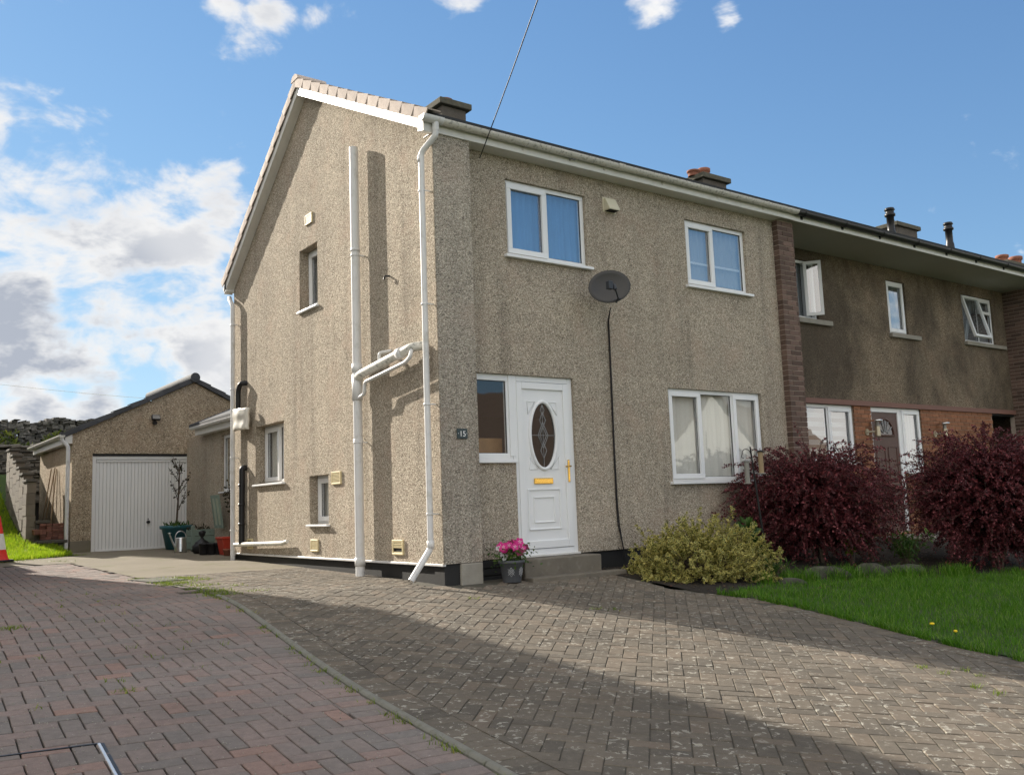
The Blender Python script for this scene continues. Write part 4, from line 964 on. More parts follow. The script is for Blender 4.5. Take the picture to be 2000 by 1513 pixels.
for i in range(nr):
    x = -1.0 + i * p0; prof += [(x, .065), (x + p0 * .80, .065), (x + p0 * .86, .083), (x + p0 * .94, .083)]
prof.append((1.0, .065))
vs = [(x, YG + d, z) for x, d in prof for z in (zb + .04, 2.02)]; mb.add(vs, [(2 * i, 2 * i + 2, 2 * i + 3, 2 * i + 1) for i in range(len(prof) - 1)])
lf = mb.build('door_leaf', 'garage_door', gd)
for za, zc in ((1.985, 2.03), (zb + .03, zb + .07)): MB().box(-1.0, 1.0, YG + .045, YG + .064, za, zc).build('leaf_rail', 'garage_door', gd, .003)
MB().tube([(.0, YG + .07, .77), (.0, YG + .02, .77)], .032, 14).build('handle', 'black_plastic', gd)
MB().box(-.008, .008, YG + .05, YG + .064, .815, .845).build('keyhole', 'black_plastic', gd)
mb = MB(); hov = .20
for sgn, xe in ((-1, GX0), (1, GX1)):
    a = (GXA, YG - .03, GZA + .09); b = (xe + sgn * hov, YG - .03, GZE + .09 - gs * hov)
    mb.prism([a, b, (b[0], b[1], b[2] - .05), (a[0], a[1], a[2] - .05)], (0, 3.5, 0))
gr = mb.build('roof', 'roof_dark', gar)
nt = 8; Lx = (GXA - GX0 + hov) / nt; Lv = Lx * math.hypot(1, gs)
def gverge():
    q = MB(); q.prism([(-Lv / 2 - .02, -.05, .028), (Lv / 2, -.05, .006), (Lv / 2, -.045, -.085), (-Lv / 2 - .01, -.058, -.075)], (0, .014, 0)); q.prism([(-Lv / 2 - .02, -.05, .028), (Lv / 2, -.05, .006), (Lv / 2, -.05, -.006), (-Lv / 2 - .02, -.05, .014)], (0, .2, 0)); return q.mesh('verge_tile', 'garage_tile')
me = gverge()
for i in range(nt):
    x = GX0 - hov + (i + .5) * Lx; z = GZA + .095 - gs * (GXA - x)
    link('verge_tile', me, gr, Matrix.Translation((x, YG - .0, z)) @ Matrix.Rotation(-math.atan(gs), 4, 'Y'))
    x2 = 2 * GXA - x
    link('verge_tile', me, gr, Matrix.Translation((x2, YG - .0, z)) @ Matrix.Rotation(math.atan(gs), 4, 'Y') @ Matrix.Rotation(math.pi, 4, 'Z') @ Matrix.Scale(-1, 4, (0, 1, 0)))
q = MB(); P = [(math.cos(2 * math.pi * k / 20) * .10, math.sin(2 * math.pi * k / 20) * .10) for k in range(20)]
q.prism([(GXA + a, YG - .09, GZA + .10 + b) for a, b in P], (0, 3.5, 0)); q.build('ridge_tile', 'garage_tile', gr)
q = MB(); q.prism([(GXA + a * .55, YG - .098, GZA + .10 + b * .55) for a, b in P], (0, .02, 0)); q.build('ridge_end_cap', 'garage_tile', gr)
MB().box(GX0 - .14, GX0 - .12, YG - .03, 14.45, 2.34, 2.50).build('fascia', 'upvc_trim', gar, .003)
MB().box(GX0 - .12, GX0, YG - .03, 14.45, 2.345, 2.355).build('soffit', 'upvc_trim', gar)
mb = MB(); half_gutter(mb, (GX0 - .2, YG - .08, 2.50), (GX0 - .2, 14.5, 2.50), .058); gg = mb.build('gutter', 'pvc_dirty', gar)
MB().box(GX0 - .14, GX0 - .005, YG - .035, YG - .012, 2.34, 2.54).build('fascia_end', 'upvc_trim', gar, .003)
MB().tube(bends([(GX0 - .19, YG - .02, 2.47), (GX0 - .19, YG - .02, 2.40), (GX0 - .08, YG - .055, 2.28), (GX0 - .08, YG - .055, .26)], .05), .036, 12).build('downpipe', 'pvc_pipe', gar)
fl = thing('floodlight', (.08, YG, 2.87), 'small black floodlight fixed to the garage gable above the door', 'floodlight')
fmx = Matrix.Translation((.08, YG - .13, 2.88)) @ Matrix.Rotation(rad(-22), 4, 'X')
MB().obox(fmx, -.085, .085, -.03, .04, -.055, .055).build('lamp_housing', 'black_plastic', fl, .008)
MB().obox(fmx, -.072, .072, -.034, -.029, -.043, .043).build('lens', 'feeder_clear', fl)
MB().tube([(.08, YG, 2.78), (.08, YG - .09, 2.78)], .04, 12).build('sensor', 'black_plastic', fl)
MB().box(.06, .10, YG - .09, YG, 2.82, 2.86).build('bracket', 'black_plastic', fl)
ext = thing('rear_extension', (2.5, 8.5, .2), 'low rendered rear extension with white fascia between the house and garage', 'extension')
EH = (7.45, 8.88, 1.29, 2.36)
mb = MB(); wall_holes(mb, 'g', .75, DR, YG, -.1, 2.45, [EH], .12); mb.build('wall', 'dash', ext)
window(ext, 'g', .75, *EH, .05, [(0, .5, 0, 1, True), (.5, 1, 0, 1, False)], .06, back='curtain', backmat='blind', sill=(.04, .05, .03))
MB().box(.59, .61, DR + .05, 9.95, 2.44, 2.585).build('fascia', 'upvc_trim', ext, .003); MB().box(.61, .75, DR + .05, 9.95, 2.445, 2.455).build('soffit', 'upvc_trim', ext)
MB().box(.59, .9, 9.95, 9.97, 2.44, 2.6).build('fascia_end', 'upvc_trim', ext)
mb = MB(); half_gutter(mb, (.53, DR + .1, 2.60), (.53, 9.98, 2.60), .055); mb.build('gutter', 'pvc_pipe', ext)
mb = MB(); mb.prism([(.50, DR + .02, 2.66), (3.4, DR + .02, 3.9), (3.4, DR + .02, 3.84), (.50, DR + .02, 2.61)], (0, 3.95, 0)); mb.build('roof', 'roof_dark', ext)
MB().box(.9, 4, DR + .02, YG - .02, -.1, 2.4).build('inner_block', 'room', ext) if 0 else None
# ---- neighbour's house to the left (out of frame; its shadow crosses the drives) and the bungalow opposite (seen in the panes)
ln = thing('detached_house', (-8.2, 4.5, .1), 'neighbouring rendered house left of the red drive, casting its shadow across the blocks', 'house')
mb = MB(); mb.box(-12, -4.16, 3.0, 9.95, -.3, 5.42); mb.build('wall', 'dash', ln)
mb = MB(); mb.prism([(-4.0, 2.75, 5.45), (-8.1, 2.75, 7.4), (-12.2, 2.75, 5.45), (-12.2, 2.75, 5.37), (-4.0, 2.75, 5.37)], (0, 7.35, 0)); lr_ = mb.build('roof', 'tile_brown', ln)
for z0 in (1.0, 3.3):
    for x in (-11, -7.2): window(ln, 'f', 3.0, x, x + 1.6, z0, z0 + 1.15, -.03, W2(.5), .06, sill=(.05, .08, .05))
mb = MB(); mb.box(-12, -4.2, 10.6, 15, -.3, 2.5); mb.box(-12.1, -4.1, 10.5, 15.1, 2.5, 2.6); go = thing('outbuilding', (-8, 12, .2), 'flat-roofed outbuilding behind the neighbouring house at the left', 'shed'); mb.build('wall', 'white_render', go)
bun = thing('bungalow', (30, -28, -.8), 'tiled bungalow across the road, reflected in the ground-floor panes', 'house')
mb = MB(); mb.box(12, 48, -35, -25.5, -1.2, 2.6); mb.prism([(27, -25.5, -1.2), (35, -25.5, -1.2), (35, -25.5, 2.6), (31, -25.5, 6.0), (27, -25.5, 2.6)], (0, 2.5, 0)); mb.build('wall', 'white_render', bun)
mb = MB(); mb.prism([(11.5, -25, 2.5), (11.5, -30, 6.6), (11.5, -35.5, 2.5)], (37, 0, 0)); mb.prism([(26.5, -22.7, 2.3), (31, -22.7, 6.1), (31, -22.7, 6.3), (26.3, -22.7, 2.35)], (0, -7, 0)); mb.prism([(35.5, -22.7, 2.3), (31, -22.7, 6.1), (31, -22.7, 6.3), (35.7, -22.7, 2.35)], (0, -7, 0)); mb.build('roof', 'tile_brown', bun)
for x in (15., 20., 29.5, 38., 43.): MB().box(x, x + 2.4, (-22.95 if 27 < x < 35 else -25.45), (-22.9 if 27 < x < 35 else -25.4), -.1, 1.5).build('window', 'glass_sky', bun)

# ================================================================== WALLS BEHIND THE GARAGE
def dry_stone(name, label, x0, x1, y, z0, z1, lean=.0, cop=True):
    t = thing(name, ((x0 + x1) / 2, y, z0), label, 'stone wall')
    MB().box(x0, x1, y + .12, y + .5, z0 - .5, z1 - .05).build('core', 'dark_void', t)
    q = MB(); z = z0
    while z < z1 - .03:
        h = rng.uniform(.035, .085); x = x0
        while x < x1:
            L = rng.uniform(.10, .34); dy = rng.uniform(-.03, .05)
            hh = h * rng.uniform(.75, 1.0); k = len(q.v)
            q.box(x + .006, x + L - .006, y + dy, y + .3, z + .004, z + hh)
            for i in range(k, len(q.v)):
                a = q.v[i]; q.v[i] = (a[0] + rng.normal() * .008, a[1] + rng.normal() * .012, a[2] + rng.normal() * .006)
            x += L
        z += h
    tag(q.build('stones', 'stonewall', t), kind='stuff')
    if cop:
        x = x0
        while x < x1:
            L = rng.uniform(.15, .4); mm = Matrix.Translation((x + L / 2, y + .2, z1 + rng.uniform(-.02, .03))) @ Matrix.Rotation(rng.normal() * .08, 4, 'Y')
            MB().obox(mm, -L / 2, L / 2, -.26, .2, -.05, rng.uniform(.0, .05)).build('coping_stone', 'stonewall', t, .012); x += L + .005
    return t
dry_stone('dry_stone_wall', 'lower dry-stone retaining wall of dark slabs behind the grass bank', -3.6, .6, 16.0, 1.3, 2.66)
uw = thing('field_wall', (0, 23, 3.4), 'upper dark dry-stone field wall on the skyline behind the garage', 'stone wall')
q = MB()
for xi in np.arange(-3.4, 3.0, .16):
    top = 3.98 + .06 * math.sin(xi * 2.1) + .05 * math.sin(xi * 5.3) - (.10 if -1.02 < xi < -.85 else 0)
    z = 2.9
    while z < top:
        h = rng.uniform(.05, .11); k = len(q.v); dx = rng.uniform(-.05, .05)
        q.box(xi + dx, xi + dx + .17, 23 + rng.uniform(-.06, .06), 23.5, z, min(z + h, top + rng.uniform(0, .05)))
        for i in range(k, len(q.v)): a = q.v[i]; q.v[i] = (a[0] + rng.normal() * .01, a[1] + rng.normal() * .02, a[2] + rng.normal() * .012)
        z += h
tag(q.build('stones', 'stonewall', uw), kind='stuff')
# stepped concrete-block wall beside the garage
bw = thing('block_wall', (-2.2, 12, .4), 'stepped concrete-block wall climbing the grass bank left of the garage', 'wall')
BL, BH, BT = .44, .215, .16
mesh_l = MB().box(-BT / 2, BT / 2, -BL / 2, BL / 2, -BH / 2, BH / 2).mesh('block', 'blockwall')
cols = 6; BX = -2.1
for c in range(cols):
    y = 11.35 + (c + .5) * BL; top = 1.62 + .15 * c; base = float(G(BX, y) + bank(BX, y)) - .25
    n = int(round((top - base) / BH))
    for r in range(n):
        mm = Matrix.Translation((BX + random.uniform(-.006, .006), y + (BL / 4 if r % 2 else -BL / 4) * .0, top - BH * (r + .5)))
        link('block', mesh_l, bw, mm @ Matrix.Scale(.985, 4, (0, 1, 0)) @ Matrix.Scale(.975, 4, (0, 0, 1)))
    MB().box(BX - .10, BX + .11, y - BL / 2 - .03, y + BL / 2 - .03, top + .002, top + .055).build('coping_stone', 'blockwall_moss', bw, .008)
for i, (y0, ztop, x1) in enumerate(((11.33, .88, -1.80), (10.95, .50, -1.56))):
    MB().box(-2.02, x1, y0, y0 + .42, -.1, ztop - .06).build('step_block', 'blockwall_moss', bw, .01)
    MB().box(-2.03, x1 + .04, y0 - .05, y0 + .42, ztop - .058, ztop).build('coping_stone', 'blockwall_moss', bw, .008)
MB().box(-1.86, -1.78, 12.9, 13.0, .3, 1.55).build('red_post', 'redtile', bw)
# stacked red tiles on the low ledge
lab = 'small red-brown tile in the pile on the ledge left of the garage'
for i in range(5):
    for j in range(6):
        if i == 0 and j > 3: continue
        x = -2.0 + i * .105; z = .505 + j * .052
        mm = Matrix.Translation((x, 11.33 + random.uniform(-.02, .02), z + .025)) @ Matrix.Rotation(random.gauss(0, .06), 4, 'Z')
        if i == 0: mm = Matrix.Translation((x + j * .03 - .05, 11.2, .66)) @ Matrix.Rotation(rad(80 + 4 * j), 4, 'Y')
        o = MB().box(-.05, .05, -.1, .1, -.024, .024).build('tile', 'redtile', None, .004); attach(o, None, mm)
        tag(o, lab, 'tile', 'red tiles piled beside the garage')
for k, (y0, y1, z0, z1, lb_c) in enumerate(((13.35, 12.89, .80, 1.95, 'leftmost thin cane leaning on the garage side wall'), (13.1, 12.5, .76, 1.95, 'middle thin cane leaning on the garage side wall'), (12.3, 12.34, .76, 1.92, 'rightmost upright thin cane against the garage side wall'))):
    o = MB().tube([(-1.62, y0, z0 - .45), (-1.49, y1, z1)], .011, 6).build('garden_cane', 'cane'); tag(o, lb_c, 'cane', 'canes against the garage')
# ================================================================== THINGS BY THE GARAGE
def leafset(P, D, N, L, Wd, shape=6):
    """leaf fans: base points P, directions D, normals N, lengths L, widths Wd -> verts, tris, rim"""
    D = D / np.linalg.norm(D, axis=1, keepdims=True); S = np.cross(N, D); S /= np.maximum(np.linalg.norm(S, axis=1, keepdims=True), 1e-6); Nn = np.cross(D, S)
    prof = [(0, 0), (.28, .42), (.62, .46), (1, 0), (.62, -.46), (.28, -.42)]
    V = [P + D * (L * .48)[:, None] - Nn * (L * .06)[:, None]]
    for a, b in prof: V.append(P + D * (L * a)[:, None] + S * (Wd * b)[:, None] + Nn * (L * .05 * (abs(b) > 0))[:, None])
    V = np.stack(V, 1); n = len(P); base = (np.arange(n) * 7)[:, None, None]
    tri = np.array([(0, i + 1, (i + 1) % 6 + 1) for i in range(6)])[None]
    rim = np.tile([0, 1, 1, 1, 1, 1, 1], n)
    return V.reshape(-1, 3), (base + tri).reshape(-1, 3), rim
def quadleaves(P, D, N, L, Wd):
    D = D / np.linalg.norm(D, axis=1, keepdims=True); S = np.cross(N, D); S /= np.maximum(np.linalg.norm(S, axis=1, keepdims=True), 1e-6)
    V = np.stack([P, P + D * (L * .5)[:, None] + S * (Wd * .5)[:, None], P + D * L[:, None], P + D * (L * .5)[:, None] - S * (Wd * .5)[:, None]], 1)
    return V.reshape(-1, 3), np.arange(len(P) * 4).reshape(-1, 4)
def blades(x, y, z, h, wd, lean=.5):
    n = len(x); a = rng.uniform(0, 2 * np.pi, n); la = rng.uniform(0, 2 * np.pi, n); l = h * rng.uniform(0, lean, n)
    c, s_ = np.cos(a) * wd / 2, np.sin(a) * wd / 2; lx, ly = np.cos(la) * l, np.sin(la) * l
    B = np.stack([x, y, z], -1); W3 = np.stack([c, s_, 0 * c], -1)
    mid = B + np.stack([lx * .3, ly * .3, h * .55], -1); tip = B + np.stack([lx, ly, h * .96], -1)
    V = np.stack([B - W3, B + W3, mid + W3 * .8, mid - W3 * .8, tip + W3 * .15, tip - W3 * .15], 1).reshape(-1, 3)
    b = (np.arange(n) * 6)[:, None, None]; F = (b + np.array([(0, 1, 2, 3), (3, 2, 4, 5)])[None]).reshape(-1, 4)
    return V, F
# traffic cone at the left edge of the frame
cx, cy = -2.98, 8.8; cz = g(cx, cy) + .005
cone = thing('traffic_cone', (cx, cy, cz), 'red and white traffic cone at the left edge by the grass', 'traffic cone')
MB().prism([(cx + math.cos(a) * .26, cy + math.sin(a) * .26, cz) for a in [rad(22.5 + 45 * k) for k in range(8)]], (0, 0, .035)).build('base', 'black_plastic', cone, .008)
MB().lathe([(.19, .035), (.17, .05), (.132, .20)], (cx, cy, cz), 24).build('body', 'cone_red', cone)
MB().lathe([(.133, .20), (.088, .46)], (cx, cy, cz), 24).build('sleeve', 'cone_white', cone)
MB().lathe([(.089, .46), (.035, .75), (.0, .76)], (cx, cy, cz), 24).build('tip', 'cone_red', cone)
# potted young tree
px, py = .33, 10.28; pz = g(px, py)
pt_ = thing('potted_tree', (px, py, pz), 'young sparse-leaved tree in a large teal pot in front of the garage door', 'potted tree')
MB().lathe([(.0, .01), (.19, .01), (.27, .40), (.31, .41), (.315, .47), (.28, .47), (.265, .42), (.0, .42)], (px, py, pz), 28).build('pot', 'pot_teal', pt_)
MB().lathe([(.265, .43), (.0, .44)], (px, py, pz), 20).build('soil', 'soil', pt_)
tb = MB(); tb.tube([(px, py, pz + .4), (px + .03, py, pz + .9), (px + .05, py - .01, pz + 1.35), (px + .06, py, pz + 1.75)], [.022, .018, .014, .005], 8)
LP = []
for k in range(15):
    h = rng.uniform(.75, 1.6); a = rng.uniform(0, 6.28); L = rng.uniform(.22, .5) * (1.25 - .35 * h)
    p0 = np.array([px + .045, py, pz + h]); d = np.array([math.cos(a), math.sin(a) * .6, rng.uniform(.9, 1.7)]); d /= np.linalg.norm(d)
    p1 = p0 + d * L * .5 + (0, 0, .0); p2 = p0 + d * L + np.array([math.cos(a) * .03, 0, .03])
    tb.tube([p0, p1, p2], [.009, .006, .003], 5)
    for t in rng.uniform(.35, 1., 11): LP.append(p0 + (p2 - p0) * t + rng.normal(size=3) * .012)
tb.build('trunk', 'bark', pt_)
LP = np.array(LP); V, F, R_ = leafset(LP, rng.normal(size=LP.shape), rng.normal(size=LP.shape), rng.uniform(.03, .055, len(LP)), rng.uniform(.02, .035, len(LP)))
link('crown', npmesh('crown', V, F, 'leaf_dark', R_), pt_)
P = np.array([px, py, pz + .43]) + rng.normal(size=(90, 3)) * (.14, .14, .02); D = rng.normal(size=(90, 3)) * (.6, .6, .2) + (0, 0, 1)
V, F, R_ = leafset(P, D, rng.normal(size=P.shape), rng.uniform(.08, .16, 90), rng.uniform(.02, .035, 90)); link('underplanting', npmesh('underplanting', V, F, 'leaf_green', R_), pt_)['kind'] = 'stuff'
# galvanised watering can
wx, wy = .08, 9.15; wz = g(wx, wy)
wc = thing('watering_can', (wx, wy, wz), 'galvanised watering can standing in front of the teal pot', 'watering can')
MB().lathe([(.0, .0), (.115, .0), (.115, .02), (.10, .26), (.095, .27), (.085, .27), (.08, .24), (.0, .24)], (wx, wy, wz), 22).build('body', 'galvanised', wc)
MB().tube([(wx + .10 * math.cos(a), wy, wz + .27 + .12 * math.sin(a)) for a in np.linspace(0, math.pi, 12)], .008, 8).build('handle', 'galvanised', wc)
MB().tube([(wx - .09, wy, wz + .08), (wx - .15, wy, wz + .2), (wx - .20, wy, wz + .33)], [.022, .018, .014], 10).build('spout', 'galvanised', wc)
MB().lathe([(.014, 0), (.035, .03), (.0, .035)], (wx - .205, wy, wz + .335), 12).build('rose', 'galvanised', wc)
# sage-green wooden planter with boards
bx, by = .66, 9.45; bz = g(bx, by)
pl_ = thing('wooden_planter', (bx, by, bz), 'sage-green slatted wooden planter box between the teal pot and black bag', 'planter')
for k in range(3):
    for (x0, x1, y0, y1) in ((bx - .33, bx + .33, by - .2, by - .18), (bx - .33, bx - .31, by - .18, by + .2), (bx + .31, bx + .33, by - .18, by + .2)):
        MB().box(x0, x1, y0, y1, bz + .03 + k * .125, bz + .148 + k * .125).build('board', 'sage_wood', pl_, .004)
MB().box(bx - .3, bx + .3, by - .17, by + .2, bz + .02, bz + .36).build('soil', 'soil', pl_)
MB().box(bx - .35, bx - .29, by - .22, by - .16, bz, bz + .47).build('corner_post', 'sage_wood', pl_, .004)
MB().box(bx + .29, bx + .35, by - .22, by - .16, bz, bz + .42).build('corner_post', 'sage_wood', pl_, .004)
P = np.array([bx - .05, by, bz + .38]) + rng.normal(size=(120, 3)) * (.14, .08, .03); V, F, R_ = leafset(P, rng.normal(size=P.shape) + (0, 0, .8), rng.normal(size=P.shape), rng.uniform(.04, .09, 120), rng.uniform(.02, .03, 120)); link('plants', npmesh('plants', V, F, 'leaf_dark', R_), pl_)
lx_, ly_ = .69, 8.95; lz = g(.5, 9)
lp = thing('panelled_board', (lx_, ly_, lz), 'pale green two-panelled wooden board leaning on the extension wall', 'board')
mm = Matrix.Translation((lx_ - .05, ly_ - .28, lz + .42)) @ Matrix.Rotation(rad(-8), 4, 'Y')
for a in ((-.22, -.17), (-.025, .025), (.17, .22)): MB().obox(mm, -.015, .015, a[0], a[1], 0, .62).build('stile', 'sage_wood', lp, .003)
for a in ((.0, .06), (.56, .62)): MB().obox(mm, -.012, .012, -.17, .17, *a).build('rail', 'sage_wood', lp)
for a in ((-.17, -.025), (.025, .17)): MB().obox(mm, -.004, .004, *a, .06, .56).build('panel', 'sage_panel', lp)
# black refuse bag, three black pots, red planter, small terracotta pot
gx_, gy_ = .22, 8.35; gz_ = g(gx_, gy_)
bagm = MB(); bagm.lathe([(.0, 0), (.12, .0), (.17, .05), (.16, .13), (.10, .2), (.04, .25), (.02, .28), (.05, .33), (.06, .38), (.02, .41), (.0, .41)], (gx_, gy_, gz_), 24)
for i, a in enumerate(bagm.v):
    n_ = 1 + .16 * math.sin(7 * math.atan2(a[1] - gy_, a[0] - gx_) + a[2] * 40) + .08 * math.sin(13 * math.atan2(a[1] - gy_, a[0] - gx_)); bagm.v[i] = (gx_ + (a[0] - gx_) * n_, gy_ + (a[1] - gy_) * n_, a[2])
o = bagm.build('refuse_bag', 'black_plastic'); tag(o, 'tied black plastic bag between the planter and small black pots', 'bag')
for k, (x, y) in enumerate(((.10, 7.86), (.21, 7.78), (.32, 7.70))):
    z = g(x, y); o = MB().lathe([(.0, 0), (.075, 0), (.08, .02), (.085, .17), (.095, .175), (.095, .20), (.082, .20), (.08, .15), (.0, .15)], (x, y, z), 18).build('plant_pot', 'black_plastic')
    tag(o, ('leftmost', 'middle', 'rightmost')[k] + ' of the three small black plant pots beside the red planter', 'pot', 'small black pots')
rx, ry_ = .40, 7.45; rz_ = g(rx, ry_)
rp = thing('red_planter', (rx, ry_, rz_), 'square red plastic planter holding a tall dried plant behind the white downpipe', 'planter')
q = MB()
def frus(q, x, y, z, a, b, h):
    vs = [(x + sx * a, y + sy * a, z) for sx, sy in ((-1, -1), (1, -1), (1, 1), (-1, 1))] + [(x + sx * b, y + sy * b, z + h) for sx, sy in ((-1, -1), (1, -1), (1, 1), (-1, 1))]
    return q.add(vs, [(3, 2, 1, 0), (4, 5, 6, 7), (0, 1, 5, 4), (1, 2, 6, 5), (2, 3, 7, 6), (3, 0, 4, 7)])
frus(q, rx, ry_, rz_, .125, .165, .27); q.box(rx - .18, rx + .18, ry_ - .18, ry_ + .18, rz_ + .27, rz_ + .31); q.build('pot', 'pot_red', rp, .006)
q = MB(); q.tube([(rx, ry_, rz_ + .3), (rx + .02, ry_, rz_ + .8), (rx + .0, ry_, rz_ + 1.15)], .008, 6); q.tube([(rx + .05, ry_, rz_ + .3), (rx + .06, ry_, rz_ + 1.45)], .006, 6); q.build('stem', 'bark', rp)
P = np.array([rx, ry_, rz_ + 1.02]) + rng.normal(size=(70, 3)) * (.05, .05, .1); V, F, R_ = leafset(P, rng.normal(size=P.shape), rng.normal(size=P.shape), rng.uniform(.04, .08, 70), rng.uniform(.02, .04, 70)); link('leaves', npmesh('leaves', V, F, 'leaf_dark', R_), rp)
x, y = .26, 7.15; o = MB().lathe([(.0, 0), (.05, 0), (.065, .09), (.072, .09), (.072, .115), (.06, .115), (.055, .08), (.0, .08)], (x, y, g(x, y)), 18).build('terracotta_pot', 'terracotta'); tag(o, 'tiny terracotta pot in front of the red planter', 'pot')
# white plastic sheet taped round the flue on the gable
q = MB(); nn, mmn = 14, 10; vs = []
for i in range(nn + 1):
    for j in range(mmn + 1):
        y = 5.20 + .62 * i / nn; z = 2.16 + .34 * j / mmn
        vs.append((-.165 - .008 * math.sin(i * .9 + j * .3) - .008 * math.sin(j * 1.1) + .07 * (abs(i / nn - .5) * 2) ** 4, y, z - .04 * (1 - i / nn) * .5 + .004 * math.sin(i * 1.7)))
fs = [(i * (mmn + 1) + j, i * (mmn + 1) + j + 1, (i + 1) * (mmn + 1) + j + 1, (i + 1) * (mmn + 1) + j) for i in range(nn) for j in range(mmn)]
q.add(vs, fs, True); o = q.build('plastic_cover', 'plastic_sheet'); sm_ = o.modifiers.new('solid', 'SOLIDIFY'); sm_.thickness = .05; tag(o, 'white plastic cover wrapped round the black flue pipe on the gable', 'cover')

# ================================================================== FRONT OF THE HOUSE
# house number plaque
pq = thing('number_plaque', (.272, YF, 1.63), 'dark slate plaque with the white number 15 on the corner pier', 'house number')
MB().box(.205, .340, YF - .018, YF - .003, 1.575, 1.685).build('plate', 'slate', pq, .003)
cu = bpy.data.curves.new('numerals', 'FONT'); cu.body = '15'; cu.size = .085; cu.align_x = 'CENTER'; cu.extrude = .0015
to = bpy.data.objects.new('numerals_tmp', cu); COL.objects.link(to); bpy.context.view_layer.update()
me = bpy.data.meshes.new_from_object(to.evaluated_get(bpy.context.evaluated_depsgraph_get())); bpy.data.objects.remove(to)
me.materials.clear(); me.materials.append(MATS['white_paint'])
link('numerals', me, pq, Matrix.Translation((.275, YF - .0185, 1.60)) @ Matrix.Rotation(rad(90), 4, 'X'))
for dx in (-.052, .056): MB().tube([(.272 + dx, YF - .018, 1.632), (.272 + dx, YF - .021, 1.632)], .004, 8).build('screw', 'white_paint', pq)
# satellite dish
dc = Vector((2.36, -.40, 3.45))
sd = thing('satellite_dish', (2.60, 0, 3.28), 'dark mesh satellite dish on the front wall between the upstairs windows', 'satellite dish')
nrm = Vector((-.50, -.82, .20)).normalized(); sx = Vector((0, 0, 1)).cross(nrm).normalized(); sx = (Quaternion(nrm, rad(14)) @ sx); sy = nrm.cross(sx)
vs = []; fs = []; NR, NA = 7, 40
for i in range(NR + 1):
    t = i / NR
    for k in range(NA):
        a = 2 * math.pi * k / NA; p = dc + sx * (.262 * t * math.cos(a)) + sy * (.212 * t * math.sin(a)) + nrm * (.055 * t * t - .055); vs.append(p)
for i in range(NR):
    for k in range(NA): fs.append((i * NA + k, i * NA + (k + 1) % NA, (i + 1) * NA + (k + 1) % NA, (i + 1) * NA + k))
q = MB(); q.add(vs, fs, True); o = q.build('reflector', 'dish', sd); md = o.modifiers.new('s', 'SOLIDIFY'); md.thickness = .008
q = MB(); q.tube([vs[NR * NA + k] for k in range(NA)] + [vs[NR * NA]], .006, 6); q.build('rim', 'dish', sd)
low = dc - sy * .21 + sx * .02; lnbp = dc + nrm * .26 - sy * .10 - sx * .03
MB().tube([low - nrm * .03, low + nrm * .10, lnbp - sy * .06], .011, 8).build('arm', 'lnb', sd)
MB().tube([lnbp - sy * .06, lnbp + sy * .0, lnbp - nrm * .05 + sy * .03], .024, 10).build('receiver_horn', 'lnb', sd)
q = MB(); q.box(-.035, .035, -.03, .03, -.05, .05); o = q.build('receiver', 'lnb', sd, .006); attach(o, sd, Matrix.Translation(lnbp + nrm * .03 - sx * .06))
MB().tube([low, low + nrm * .06 + sx * .05, low - sx * .06 + nrm * .05], .006, 6).build('strut', 'lnb', sd)
q = MB(); q.tube(bends([(2.72, .0, 3.48), (2.66, -.14, 3.44), dc - nrm * .06 - sy * .02], .06), .019, 10); q.build('wall_arm', 'lnb', sd)
MB().box(2.66, 2.78, -.012, .004, 3.42, 3.58).build('wall_plate', 'lnb', sd, .004)
q = MB()
for dx in (0, .016):
    q.tube([(2.58, -.16, 3.25), (2.655 + dx, -.02, 3.12), (2.66 + dx, -.012, 2.51), (2.65 + dx * .9, -.012, 1.47), (2.65 + dx, -.012, .83), (2.66 + dx * 1.4, -.012, .55), (2.70 + dx * .4, -.02, .36), (2.74, -.02, .16)], .0065, 6)
q.tube([(2.74, -.02, .20), (2.70, -.06, .12), (2.62, -.04, .28)], .006, 6)
tag(q.build('aerial_cable', 'cable'), 'twin black cable running down the front wall from the satellite dish', 'cable')
# overhead service wire
A0 = Vector((.76, -.005, 4.90)); dq = Vector(ray(1050, 0)); Q = Vector(CAM) + dq * 8.2
far = A0 + (Q - A0) * 3.2
q = MB(); q.tube([A0 + (far - A0) * t + Vector((0, 0, -.25 * math.sin(math.pi * t))) + Vector((0, 0, .25 * math.sin(math.pi / 3.2))) * min(t * 3.2, 1) for t in np.linspace(0, 1, 26)], .006, 6)
tag(q.build('service_wire', 'cable'), 'thin black overhead wire rising from the front wall out of the top edge', 'wire')
q = MB(); p0, p1 = Vector(CAM) + Vector(ray(-300, 712)) * 60, Vector(CAM) + Vector(ray(700, 800)) * 60
q.tube([p0 + (p1 - p0) * t + Vector((0, 0, -.5 * math.sin(math.pi * t))) for t in np.linspace(0, 1, 14)], .012, 5)
tag(q.build('distant_wire', 'plastic_sheet'), 'faint distant overhead wire in the sky left of the garage', 'wire')
